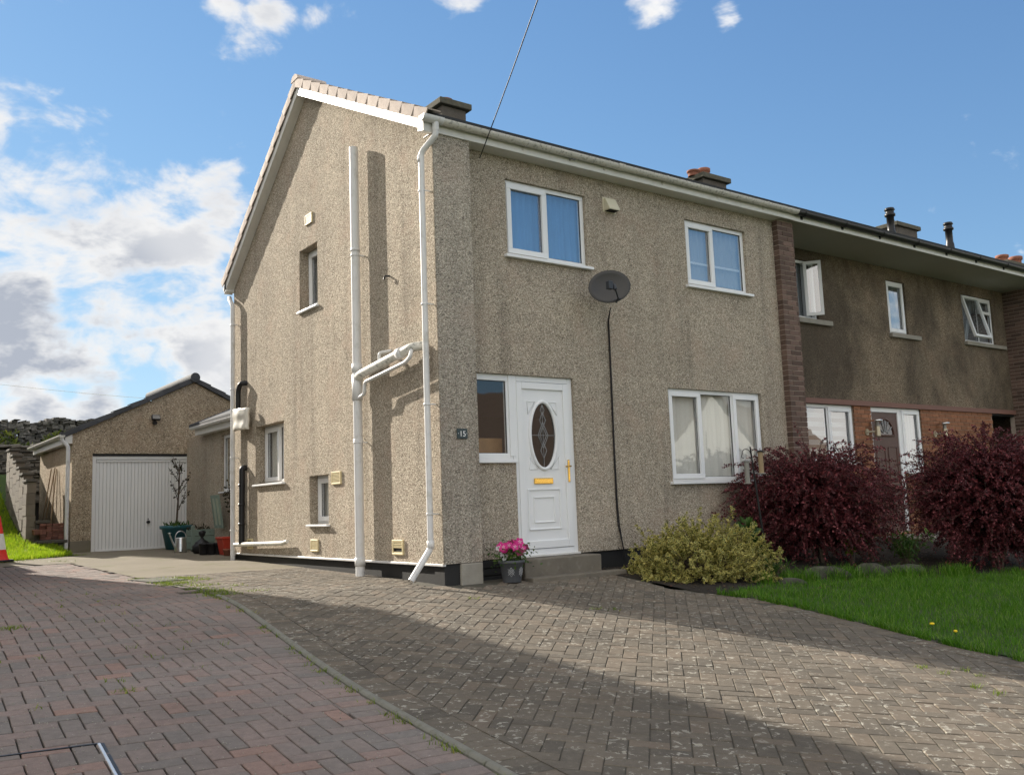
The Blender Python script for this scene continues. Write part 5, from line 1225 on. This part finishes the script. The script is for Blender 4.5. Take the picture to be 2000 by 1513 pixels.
# flower pot with petunias
fx, fy_ = .77, -.33; fzz = g(fx, fy_)
fp = thing('flower_pot', (fx, fy_, fzz), 'grey pot of pink and white petunias beside the white front door', 'flower pot')
MB().lathe([(.0, .0), (.095, .0), (.10, .01), (.128, .20), (.145, .205), (.148, .235), (.13, .235), (.12, .20), (.0, .19)], (fx, fy_, fzz), 28).build('pot', 'pot_grey', fp)
for ang in (-2.25, -1.25):
    q = MB(); ox, oy = fx + .118 * math.cos(ang), fy_ + .118 * math.sin(ang); t_ = Vector((-math.sin(ang), math.cos(ang), 0)); up_ = Vector((.12 * math.cos(ang), .12 * math.sin(ang), 1)).normalized(); c_ = Vector((ox, oy, fzz + .115)) + Vector((math.cos(ang), math.sin(ang), 0)) * .0035
    for s_, r_ in ((.032, .004), (.017, .0035)): q.tube([c_ + up_ * s_ * 1.5, c_ + t_ * s_, c_ - up_ * s_ * 1.5, c_ - t_ * s_, c_ + up_ * s_ * 1.5], r_, 5)
    for dx, dz in ((.034, .02), (-.034, .02), (.034, -.02), (-.034, -.02)): q.tube([c_, c_ + t_ * dx * .6 + up_ * dz, c_ + t_ * dx + up_ * dz * 1.6], .003, 5)
    q.build('motif', 'pot_motif', fp)
P = np.array([fx, fy_, fzz + .28]) + rng.normal(size=(420, 3)) * (.105, .10, .06); V, F, R_ = leafset(P, rng.normal(size=P.shape) + (0, 0, .2), rng.normal(size=P.shape), rng.uniform(.025, .05, 420), rng.uniform(.014, .026, 420)); link('foliage', npmesh('foliage', V, F, 'leaf_green', R_), fp)
view = Vector(CAM) - Vector((fx, fy_, fzz + .3)); view.normalize()
def petunia(c, r, mat, n0):
    q = MB(); n0 = n0.normalized(); a_ = n0.orthogonal().normalized(); b_ = n0.cross(a_); m_ = 20; ph = random.random() * 6
    vs = [c - n0 * r * .35] + [c + (a_ * math.cos(t) + b_ * math.sin(t)) * r * (1 + .14 * math.cos(5 * t + ph)) + n0 * r * .1 * math.sin(5 * t) for t in [2 * math.pi * k / m_ for k in range(m_)]]
    q.add(vs, [(0, k + 1, (k + 1) % m_ + 1) for k in range(m_)], True); q.build('flower', mat, fp)
    if mat == 'petal_pink' and r > .036: 
        s = MB()
        for k in range(5):
            t = 2 * math.pi * k / 5; d_ = a_ * math.cos(t) + b_ * math.sin(t); e_ = n0.cross(d_); s.add([c + n0 * .003, c + d_ * r * .3 + e_ * r * .07 + n0 * .005, c + d_ * r * .6 + n0 * .006, c + d_ * r * .3 - e_ * r * .07 + n0 * .005], [(0, 1, 2, 3)])
        s.build('flower_star', 'petal_white', fp)
for k in range(46):
    a = random.uniform(0, 6.28); r_ = random.uniform(.02, .20); z_ = .29 + .19 * math.sqrt(max(0, 1 - (r_ / .215) ** 2)) * random.uniform(.55, 1.)
    c = Vector((fx + .03 + r_ * math.cos(a), fy_ + r_ * math.sin(a) * .8, fzz + z_ - .03)); petunia(c, random.uniform(.030, .048), 'petal_pink' if k % 7 else 'petal_dark', Vector((math.cos(a) * .5, math.sin(a) * .5, .4)) + view * 1.0)
rt = Vector(CR[0])
for k in range(7): petunia(Vector((fx, fy_, fzz + .30)) - rt * random.uniform(.09, .18) + Vector((0, -.05, random.uniform(-.05, .06))), random.uniform(.025, .036), 'petal_white', view + Vector((random.uniform(-.4, .4), 0, .3)))
# ---- shrubs
def euonymus(loc, rx_, ry2_, h, n_sprig, label, mat='leaf_euonymus', lsize=(.030, .046), dirx=rad(-36.6)):
    t = thing('variegated_shrub', loc, label, 'shrub')
    c, s_ = math.cos(dirx), math.sin(dirx); Ps, Ds = [], []
    tw = MB()
    for i in range(n_sprig):
        while True:
            a = rng.uniform(0, 2 * np.pi); e = math.asin(rng.uniform(-.15, 1)); rr = rng.uniform(.62, 1.) ** .5
            p = np.array([math.cos(e) * math.cos(a), math.cos(e) * math.sin(a), math.sin(e)])
            break
        lob = 1 + .13 * math.sin(3.1 * a + 1.) + .10 * math.sin(7. * a + 4 * e) + rng.normal() * .05
        tip = np.array([p[0] * rx_ * lob * rr, p[1] * ry2_ * lob * rr, max(p[2], -.12) * h * lob * rr + .06])
        if rng.random() < .07: tip *= 1.14; tip[2] += .08
        d = tip + np.array([0, 0, .25]) + rng.normal(size=3) * .12; d /= np.linalg.norm(d)
        L = rng.uniform(.12, .22); start = tip - d * L
        m_ = int(rng.integers(18, 26))
        for j in range(m_):
            q = j / m_; base = start + d * L * q; side = rng.normal(size=3); side -= d * (side @ d); side /= np.linalg.norm(side)
            Ps.append(base); Ds.append(side + d * rng.uniform(.2, .9))
        if i % 4 == 0: tw.tube([(loc[0] + (start[0] * c - start[1] * s_) * .3, loc[1] + (start[0] * s_ + start[1] * c) * .3, loc[2] + start[2] * .25), (loc[0] + tip[0] * c - tip[1] * s_, loc[1] + tip[0] * s_ + tip[1] * c, loc[2] + tip[2] - .02)], [.006, .002], 4, cap=False)
    P = np.array(Ps); D = np.array(Ds); Rm = np.array([[c, -s_, 0], [s_, c, 0], [0, 0, 1]]); P = P @ Rm.T + np.array(loc); D = D @ Rm.T
    N = rng.normal(size=P.shape) * .7 + (0, 0, 1.) + (P - np.array(loc)) * .6
    P[:, 2] = np.maximum(P[:, 2], G(P[:, 0], P[:, 1]) + .01)
    L = rng.uniform(*lsize, len(P)); V, F, R_ = leafset(P, D, N, L, L * rng.uniform(.5, .66, len(P)))
    link('foliage', npmesh('foliage', V, F, mat, R_), t); tw.build('stems', 'bark', t)
    return t
euonymus((2.98, -1.02, g(2.98, -1.02)), .86, .55, .58, 950, 'yellow-edged variegated shrub under the ground-floor window at the drive edge')
def berberis(loc, rx_, ry2_, h, n_tw, label, dirx=rad(-36.6), seed=1, lmin=.02, lmax=.036):
    t = thing('purple_shrub', loc, label, 'shrub', 'purple berberis shrubs'); r = np.random.default_rng(seed)
    c, s_ = math.cos(dirx), math.sin(dirx); Rm = np.array([[c, -s_, 0], [s_, c, 0], [0, 0, 1]])
    Ps, Ds = [], []; tw = MB()
    for i in range(n_tw):
        a = r.uniform(0, 2 * np.pi); e = math.asin(r.uniform(-.97, 1)); inner = i < n_tw * .3
        rr = r.uniform(.3, .8) if inner else r.uniform(.78, 1.0)
        lob = 1 + .13 * math.sin(2.3 * a + seed) + .10 * math.sin(6 * a + 5 * e) + r.normal() * .10
        cen = h * .52
        p1 = np.array([math.cos(e) * math.cos(a) * rx_, math.cos(e) * math.sin(a) * ry2_, math.sin(e) * h * .48]) * rr * lob
        out = p1 / max(np.linalg.norm(p1), .01); hor = np.array([out[0], out[1], out[2] * .35 + .05]); hor /= np.linalg.norm(hor)
        L = r.uniform(.22, .42) * (1.9 if r.random() < .16 and not inner else 1.); droop = r.uniform(.05, .20)
        p0 = p1 - hor * L * .55; p2 = p1 + hor * L * .45
        tt = np.linspace(0, 1, 34)
        curve = p0[None] * (1 - tt)[:, None] + p2[None] * tt[:, None]; curve[:, 2] += np.sin(np.pi * tt) * .06 - droop * tt ** 2 * .5; curve[:, 2] += cen
        k = np.repeat(curve, 2, 0); tan = np.repeat(np.gradient(curve, axis=0), 2, 0); tan /= np.linalg.norm(tan, axis=1, keepdims=True)
        side = r.normal(size=k.shape); Ps.append(k + r.normal(size=k.shape) * .006); Ds.append(side + tan * .5)
        if i % 3 == 0:
            cw = curve @ Rm.T + np.array(loc); cw[:, 2] = np.maximum(cw[:, 2], loc[2] + .02); tw.tube([cw[0], cw[12], cw[24], cw[33]], [.005, .004, .003, .0015], 4, cap=False)
    for i in range(46):                             # stray arching shoots that break the outline
        a = r.uniform(0, 2 * np.pi); e = r.uniform(.05, 1.2); d0 = np.array([math.cos(e) * math.cos(a), math.cos(e) * math.sin(a), math.sin(e)])
        p1 = d0 * np.array([rx_, ry2_, h * .48]) * .9; L = r.uniform(.28, .55); tt = np.linspace(0, 1, 44)
        hor = np.array([d0[0], d0[1], d0[2] * .5 + .25]); hor /= np.linalg.norm(hor)
        curve = p1[None] + hor[None] * (L * tt)[:, None]; curve[:, 2] += h * .52 - .22 * tt ** 2 * L / .5
        tan = np.gradient(curve, axis=0); tan /= np.linalg.norm(tan, axis=1, keepdims=True)
        k = np.repeat(curve, 2, 0); Ps.append(k + r.normal(size=k.shape) * .005); Ds.append(r.normal(size=k.shape) + np.repeat(tan, 2, 0) * .6)
        cw = curve @ Rm.T + np.array(loc); tw.tube([cw[0], cw[15], cw[30], cw[43]], [.005, .004, .003, .0012], 4, cap=False)
    for i in range(14):
        a = r.uniform(0, 6.28); e = np.array([math.cos(a) * rx_ * .5, math.sin(a) * ry2_ * .5, h * r.uniform(.5, .8)]) @ Rm.T + np.array(loc)
        tw.tube([np.array(loc) + np.array([math.cos(a), math.sin(a), 0]) * .05, np.array(loc) * .5 + e * .5 + np.array([0, 0, .15]), e], [.016, .011, .005], 6)
    P = np.concatenate(Ps) @ Rm.T + np.array(loc); D = np.concatenate(Ds) @ Rm.T; keep = P[:, 2] > G(P[:, 0], P[:, 1]) + .02
    P, D = P[keep], D[keep]; N = r.normal(size=P.shape) * .6 + (0, 0, 1)
    L = r.uniform(lmin, lmax, len(P)); rad_ = np.linalg.norm((P - np.array(loc) - (0, 0, h * .5)) / (rx_, rx_, h * .5), axis=1); L *= np.where(rad_ < .75, 1.7, 1.) * r.uniform(.75, 1.35, len(P)); V, F = quadleaves(P, D, N, L, L * r.uniform(.45, .7, len(P)))
    link('foliage', npmesh('foliage', V, F, 'leaf_berberis'), t); tw.build('stems', 'bark', t)
    return t
berberis((5.50, -.86, g(5.50, -.86)), .98, .74, 1.50, 1500, 'purple-leaved berberis shrub beside the bird feeder, in front of the brown door', seed=1)
berberis((7.95, -2.0, g(7.95, -2.0)), 1.18, .85, 1.86, 1700, 'taller purple-leaved berberis shrub at the right edge of the frame', seed=5)
def leafy(name, loc, n, spread, hgt, lmin, lmax, mat, label, cat='plant', ratio=.5, up=.6, stems=6):
    t = thing(name, loc, label, cat); L0 = np.array(loc)
    q = MB(); P = []
    for i in range(stems):
        a = rng.uniform(0, 6.28); e = L0 + np.array([math.cos(a) * spread * rng.uniform(.3, 1), math.sin(a) * spread * rng.uniform(.3, 1), hgt * rng.uniform(.6, 1.)])
        q.tube([L0 + rng.normal(size=3) * (.03, .03, 0), (L0 + e) / 2 + np.array([0, 0, hgt * .12]), e], [.007, .005, .003], 5)
        for k in range(n // stems):
            tt = rng.uniform(.25, 1) ; P.append(L0 * (1 - tt) + e * tt + np.array([0, 0, hgt * .2 * math.sin(math.pi * tt)]) + rng.normal(size=3) * spread * .12)
    P = np.array(P); P[:, 2] = np.maximum(P[:, 2], L0[2] + .02); D = rng.normal(size=P.shape) + (0, 0, up); N = rng.normal(size=P.shape) * .5 + (0, 0, 1)
    L = rng.uniform(lmin, lmax, len(P)); V, F, R_ = leafset(P, D, N, L, L * ratio)
    link('leaves', npmesh('leaves', V, F, mat, R_), t); q.build('stems', 'bark', t); return t
leafy('broadleaf_plant', (3.95, -1.05, g(3.95, -1.05)), 90, .20, .66, .09, .15, 'leaf_green', 'broad-leaved green plant at the foot of the bird feeder pole', ratio=.55)
leafy('lime_plant', (3.75, -1.32, g(3.75, -1.32)), 110, .18, .30, .06, .10, 'leaf_lime', 'yellow-green leafy plant right of the variegated shrub')
leafy('lime_plant', (5.65, -1.25, g(5.65, -1.25)), 120, .22, .50, .05, .09, 'leaf_lime', 'yellow-green leafy plant under the right side of the nearer purple shrub')
leafy('evergreen_plant', (6.22, -1.70, g(6.22, -1.70)), 480, .34, .46, .05, .10, 'leaf_green', 'low green evergreen between the two purple shrubs', ratio=.28, stems=24)
leafy('evergreen_plant', (6.35, -1.1, g(6.35, -1.1)), 160, .20, .75, .06, .11, 'leaf_lime', 'taller upright green plant behind the low evergreen', ratio=.28, stems=8)
leafy('fern_tuft', (3.55, -1.62, g(3.55, -1.62)), 160, .20, .22, .05, .10, 'leaf_green', 'small dark green weeds between the shrub and the first rock', ratio=.2, stems=18)
# rocks at the back of the lawn
for (x, y, sx_, sy_, sz_, lb_r) in ((4.42, -1.68, .28, .18, .13, 'rounded grey rock under the nearer purple shrub'), (5.78, -1.88, .30, .18, .14, 'pale pitted rock between the two purple shrubs'), (5.30, -1.72, .2, .14, .13, 'dark upright rock beside the pale pitted rock'), (3.62, -1.80, .16, .10, .07, 'flat buff stone at the corner of the lawn')):
    q = MB(); q.lathe([(.0, -.4), (.8, -.35), (1., 0), (.93, .4), (.7, .75), (.38, .95), (.0, 1.)], (0, 0, 0), 18)
    for i, a in enumerate(q.v):
        n_ = 1 + .12 * math.sin(a[0] * 3.1 + a[2] * 2 + x * 7) + .08 * math.sin(a[1] * 5.3 + a[0] * 4) ; q.v[i] = (x + (a[0] * .8 - a[1] * .6) * sx_ * n_, y + (a[0] * -.6 + a[1] * .8) * sy_ * n_ + 0, g(x, y) + a[2] * sz_ * n_)
    tag(q.build('rock', 'rock'), lb_r, 'rock', 'rocks at the back of the lawn')
# bird feeder pole with hooks and two feeders
b0, b1 = Vector((4.235, -1.0, g(4.235, -1.0))), Vector((4.055, -1.0, 1.4567))
ft = thing('feeder_pole', b0, 'leaning black bird-feeder pole with curled hooks in front of the window', 'bird feeder')
MB().tube([b0, b0 * .45 + b1 * .55, b1], [.014, .013, .009], 8).build('pole', 'black_plastic', ft)
for s_ in (-1, 1):
    e = rt * s_; top = b1 - Vector((0, 0, .06)); pts = [top - Vector((0, 0, .03))] + [top + e * (.055 + .05 * -math.cos(a)) + Vector((0, 0, .05 * math.sin(a) - .02)) for a in np.linspace(.1, 3.3, 9)] + [top + e * .12 + Vector((0, 0, -.07)), top + e * .09 + Vector((0, 0, -.085))]
    MB().tube(pts, .005, 6).build('hook', 'black_plastic', ft)
for k, (ux, dz, lab_f) in enumerate(((-.075, -.19, 'clear tube bird feeder hanging left of the black pole'), (.105, -.07, 'brownish tube bird feeder hanging right of the black pole'))):
    c = b1 + rt * ux + Vector((0, -.02, dz)); fd = thing('bird_feeder', c, lab_f, 'bird feeder')
    MB().tube([c, c - Vector((0, 0, .26))], .032, 14).build('tube', 'feeder_clear' if k == 0 else 'cane', fd)
    MB().lathe([(.0, .03), (.045, .012), (.045, 0), (.0, 0)], tuple(c), 14).build('cap', 'lead' if k == 0 else 'black_plastic', fd)
    MB().lathe([(.0, 0), (.05, 0), (.05, -.015), (.0, -.02)], tuple(c - Vector((0, 0, .26))), 14).build('tray', 'feeder_clear', fd)
    MB().tube([c + Vector((0, 0, .02)), c + Vector((0, 0, .10 if k == 0 else .05))], .0025, 5).build('wire', 'lead', fd)
sl_ = thing('stake_light', (10.9, .40, .05), 'small white stake light by the neighbouring doorstep', 'lamp')
MB().tube([(10.9, .42, .05), (10.9, .42, .36)], .012, 6).build('stake', 'white_paint', sl_); MB().lathe([(.0, .0), (.03, .0), (.03, .04), (.0, .05)], (10.9, .42, .35), 10).build('lamp', 'white_paint', sl_)
# ---- grass
n = 70000
gx = rng.uniform(1.75, 8.6, n); gy = rng.uniform(-7.0, -1.55, n)
keep = (gx > xat(LAWN, gy) - .01 + rng.uniform(0, .05, n)) & (gy < np.interp(gx, [2, 2.6, 3.2, 4.5, 5.2, 6.1, 14], [-2.2, -1.95, -1.75, -1.88, -1.95, -2.3, -2.6]) + .10 * rng.random(n))
uu, vv_, dd = proj(np.stack([gx, gy, G(gx, gy)], -1)); keep &= (dd > .5) & (uu < 3200)
gx, gy = gx[keep], gy[keep]; pat = .5 + .5 * np.sin(gx * 3.1 + 1.3 * np.sin(gy * 2.7)) * np.sin(gy * 3.7 + gx)
V, F = blades(gx, gy, G(gx, gy) - .01, rng.uniform(.035, .085, len(gx)) * (.75 + .6 * pat), rng.uniform(.004, .008, len(gx)), .8)
ex = []; ey2 = []
for k in range(2600):
    t_ = rng.uniform(1, len(LAWN) - 1.01); i_ = int(t_); f_ = t_ - i_; off = abs(rng.normal()) * .035 - .035
    ex.append(LAWN[i_][0] * (1 - f_) + LAWN[i_ + 1][0] * f_ + off); ey2.append(LAWN[i_][1] * (1 - f_) + LAWN[i_ + 1][1] * f_)
ex, ey2 = np.array(ex), np.array(ey2); kk = (ey2 < -1.9) & (np.sin(ey2 * 9) + np.sin(ey2 * 23) > -.9); ex, ey2 = ex[kk], ey2[kk]
V2, F2 = blades(ex, ey2, G(ex, ey2) - .008, rng.uniform(.03, .10, len(ex)), rng.uniform(.004, .009, len(ex)), 1.3)
F = np.concatenate([F, F2 + len(V)]); V = np.concatenate([V, V2])
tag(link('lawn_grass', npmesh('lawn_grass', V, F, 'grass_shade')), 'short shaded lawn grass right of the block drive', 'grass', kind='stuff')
n = 42000
gx = rng.uniform(-4.2, -1.65, n); gy = rng.uniform(8.95, 15.9, n)
keep = (gy > 9.0 + .75 * np.clip(gx + 2.75, 0, 2) - .05) & ~((np.abs(gx + 2.1) < .11) & (gy > 11.3)) & ~((gx > -2.1) & (gy > 11))
gx, gy = gx[keep], gy[keep]
V, F = blades(gx, gy, G(gx, gy) + bank(gx, gy) - .02, rng.uniform(.05, .12, len(gx)), rng.uniform(.008, .016, len(gx)), .7)
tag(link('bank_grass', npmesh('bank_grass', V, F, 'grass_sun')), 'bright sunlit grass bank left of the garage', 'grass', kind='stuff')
# weeds and moss in the joints of the paving
wx_, wy_ = [], []
def tuft(x, y, n, sp, wx_=wx_, wy_=wy_):
    wx_ += list(x + rng.normal(size=n) * sp); wy_ += list(y + rng.normal(size=n) * sp * .8)
for (x, y) in ((.96, -4.86), (.93, -5.04), (1.17, -5.06), (.71, -5.52), (.75, -5.36), (1.1, -5.2), (.5, -2.0), (.62, -2.1), (-.2, -1.0)): tuft(x, y, 26, .028)
for k in range(34): tuft(rng.uniform(-2.25, -1.6), rng.uniform(.4, 3.4), 40, .06)
for (x, y, n, s_) in ((-1.85, 2.75, 260, .12), (-1.75, 2.95, 200, .10), (-2.0, 2.2, 160, .12), (-2.05, .95, 200, .10), (-2.1, .6, 160, .08), (-4.07, -.46, 130, .05), (-3.81, -2.85, 40, .03), (-2.9, 8.6, 160, .15), (-2.5, 8.95, 160, .12), (-1.62, 9.9, 260, .13), (-2.2, 8.1, 60, .1)): tuft(x, y, n, s_)
for (x, y) in A[::1]:
    for _ in range(4): tuft(x - .05 + rng.normal() * .02, y + rng.uniform(-.25, .25), 18, .025)
for _ in range(46): tuft(rng.uniform(-5, -2.9), rng.uniform(-3.2, 2.5), 7, .02)
wx_, wy_ = np.array(wx_), np.array(wy_); ok = wy_ < 12
V, F = blades(wx_, wy_, G(wx_, wy_) - .012, rng.uniform(.015, .045, len(wx_)), rng.uniform(.004, .008, len(wx_)), 1.4)
tag(link('joint_weeds', npmesh('joint_weeds', V, F, 'weed')), 'small grass weeds growing in the joints of the paving', 'weeds', kind='stuff')
P = np.stack([rng.uniform(-4.6, .6, 900), rng.uniform(22.0, 22.9, 900), np.zeros(900)], -1); P[:, 2] = 3.02 + rng.uniform(0, .5, 900) * np.clip(np.sin(P[:, 0] * 4) + .6, .1, 1)
V, F, R_ = leafset(P, rng.normal(size=P.shape) + (0, 0, 1.), rng.normal(size=P.shape), rng.uniform(.1, .25, 900), rng.uniform(.03, .07, 900))
tag(link('hillside_ferns', npmesh('hillside_ferns', V, F, 'leaf_lime', R_)), 'ferns and weeds growing between the two stone walls', 'ferns', kind='stuff')
n = 2600; lx = rng.uniform(2.15, 9, n); ly = rng.uniform(-2.4, .5, n)
P = np.stack([lx, ly, G(lx, ly) + rng.uniform(.004, .02, n)], -1); V, F, R_ = leafset(P, rng.normal(size=P.shape) * (1, 1, .25), rng.normal(size=P.shape) * .3 + (0, 0, 1), rng.uniform(.015, .04, n), rng.uniform(.008, .022, n))
tag(link('leaf_litter', npmesh('leaf_litter', V, F, 'leaf_litter', R_)), 'dead leaves littering the flower bed soil', 'leaf litter', kind='stuff')
n = 3200; cx_ = rng.uniform(0, 1, n); lx = 3.2 + 3.6 * cx_ + rng.normal(size=n) * .05; ly = np.interp(lx, [3.2, 4.5, 5.2, 6.1, 14], [-1.72, -1.86, -1.93, -2.28, -2.6]) + np.abs(rng.normal(size=n)) * .12; kk = np.sin(lx * 7) + np.sin(lx * 17 + 1) > -.2
V, F = blades(lx[kk], ly[kk], G(lx[kk], ly[kk]) - .01, rng.uniform(.06, .20, kk.sum()), rng.uniform(.005, .010, kk.sum()), .9)
tag(link('bed_grass', npmesh('bed_grass', V, F, 'grass_shade')), 'long unmown grass along the foot of the flower bed', 'grass', kind='stuff')
for k, (x, y, lb_d) in enumerate(((2.32, -4.19, 'larger yellow dandelion at the edge of the lawn'), (2.17, -4.47, 'smaller yellow dandelion near the lawn corner'))):
    dn = thing('dandelion', (x, y, g(x, y)), lb_d, 'flower')
    MB().tube([(x, y, g(x, y)), (x, y, g(x, y) + .07)], .003, 5).build('stem', 'leaf_green', dn); MB().lathe([(.0, -.006), (.02 - .005 * k, .0), (.018 - .005 * k, .012), (.0, .016)], (x, y, g(x, y) + .07), 12).build('flower', 'dandelion', dn)
vs = []; fs = []
for _ in range(1500):
    x, y = rng.uniform(-5.2, -2.75), rng.uniform(-4.6, 1.5)
    if x < xat(KERB, y) - .05: pebble((x, y, g(x, y) + .001), rng.uniform(.0025, .0055))
tag(link('loose_grit', npmesh('loose_grit', vs, fs, 'stoneblock')), 'scattered pale grit on the red block drive', 'grit', kind='stuff')
# drain grating in the concrete
gt = thing('drain_grating', (-2.05, 2.9, g(-2.05, 2.9)), 'weathered slotted drain grating among weeds near the kerb end', 'drain cover')
fm = gframe(-2.05, 2.9, rad(12)); MB().obox(fm, -.22, .22, -.3, .3, -.02, .006).build('frame', 'dark_void', gt)
for i in range(9): MB().obox(fm, -.2 + i * .046, -.172 + i * .046, -.27, .27, .0, .012).build('bar', 'kerb', gt)
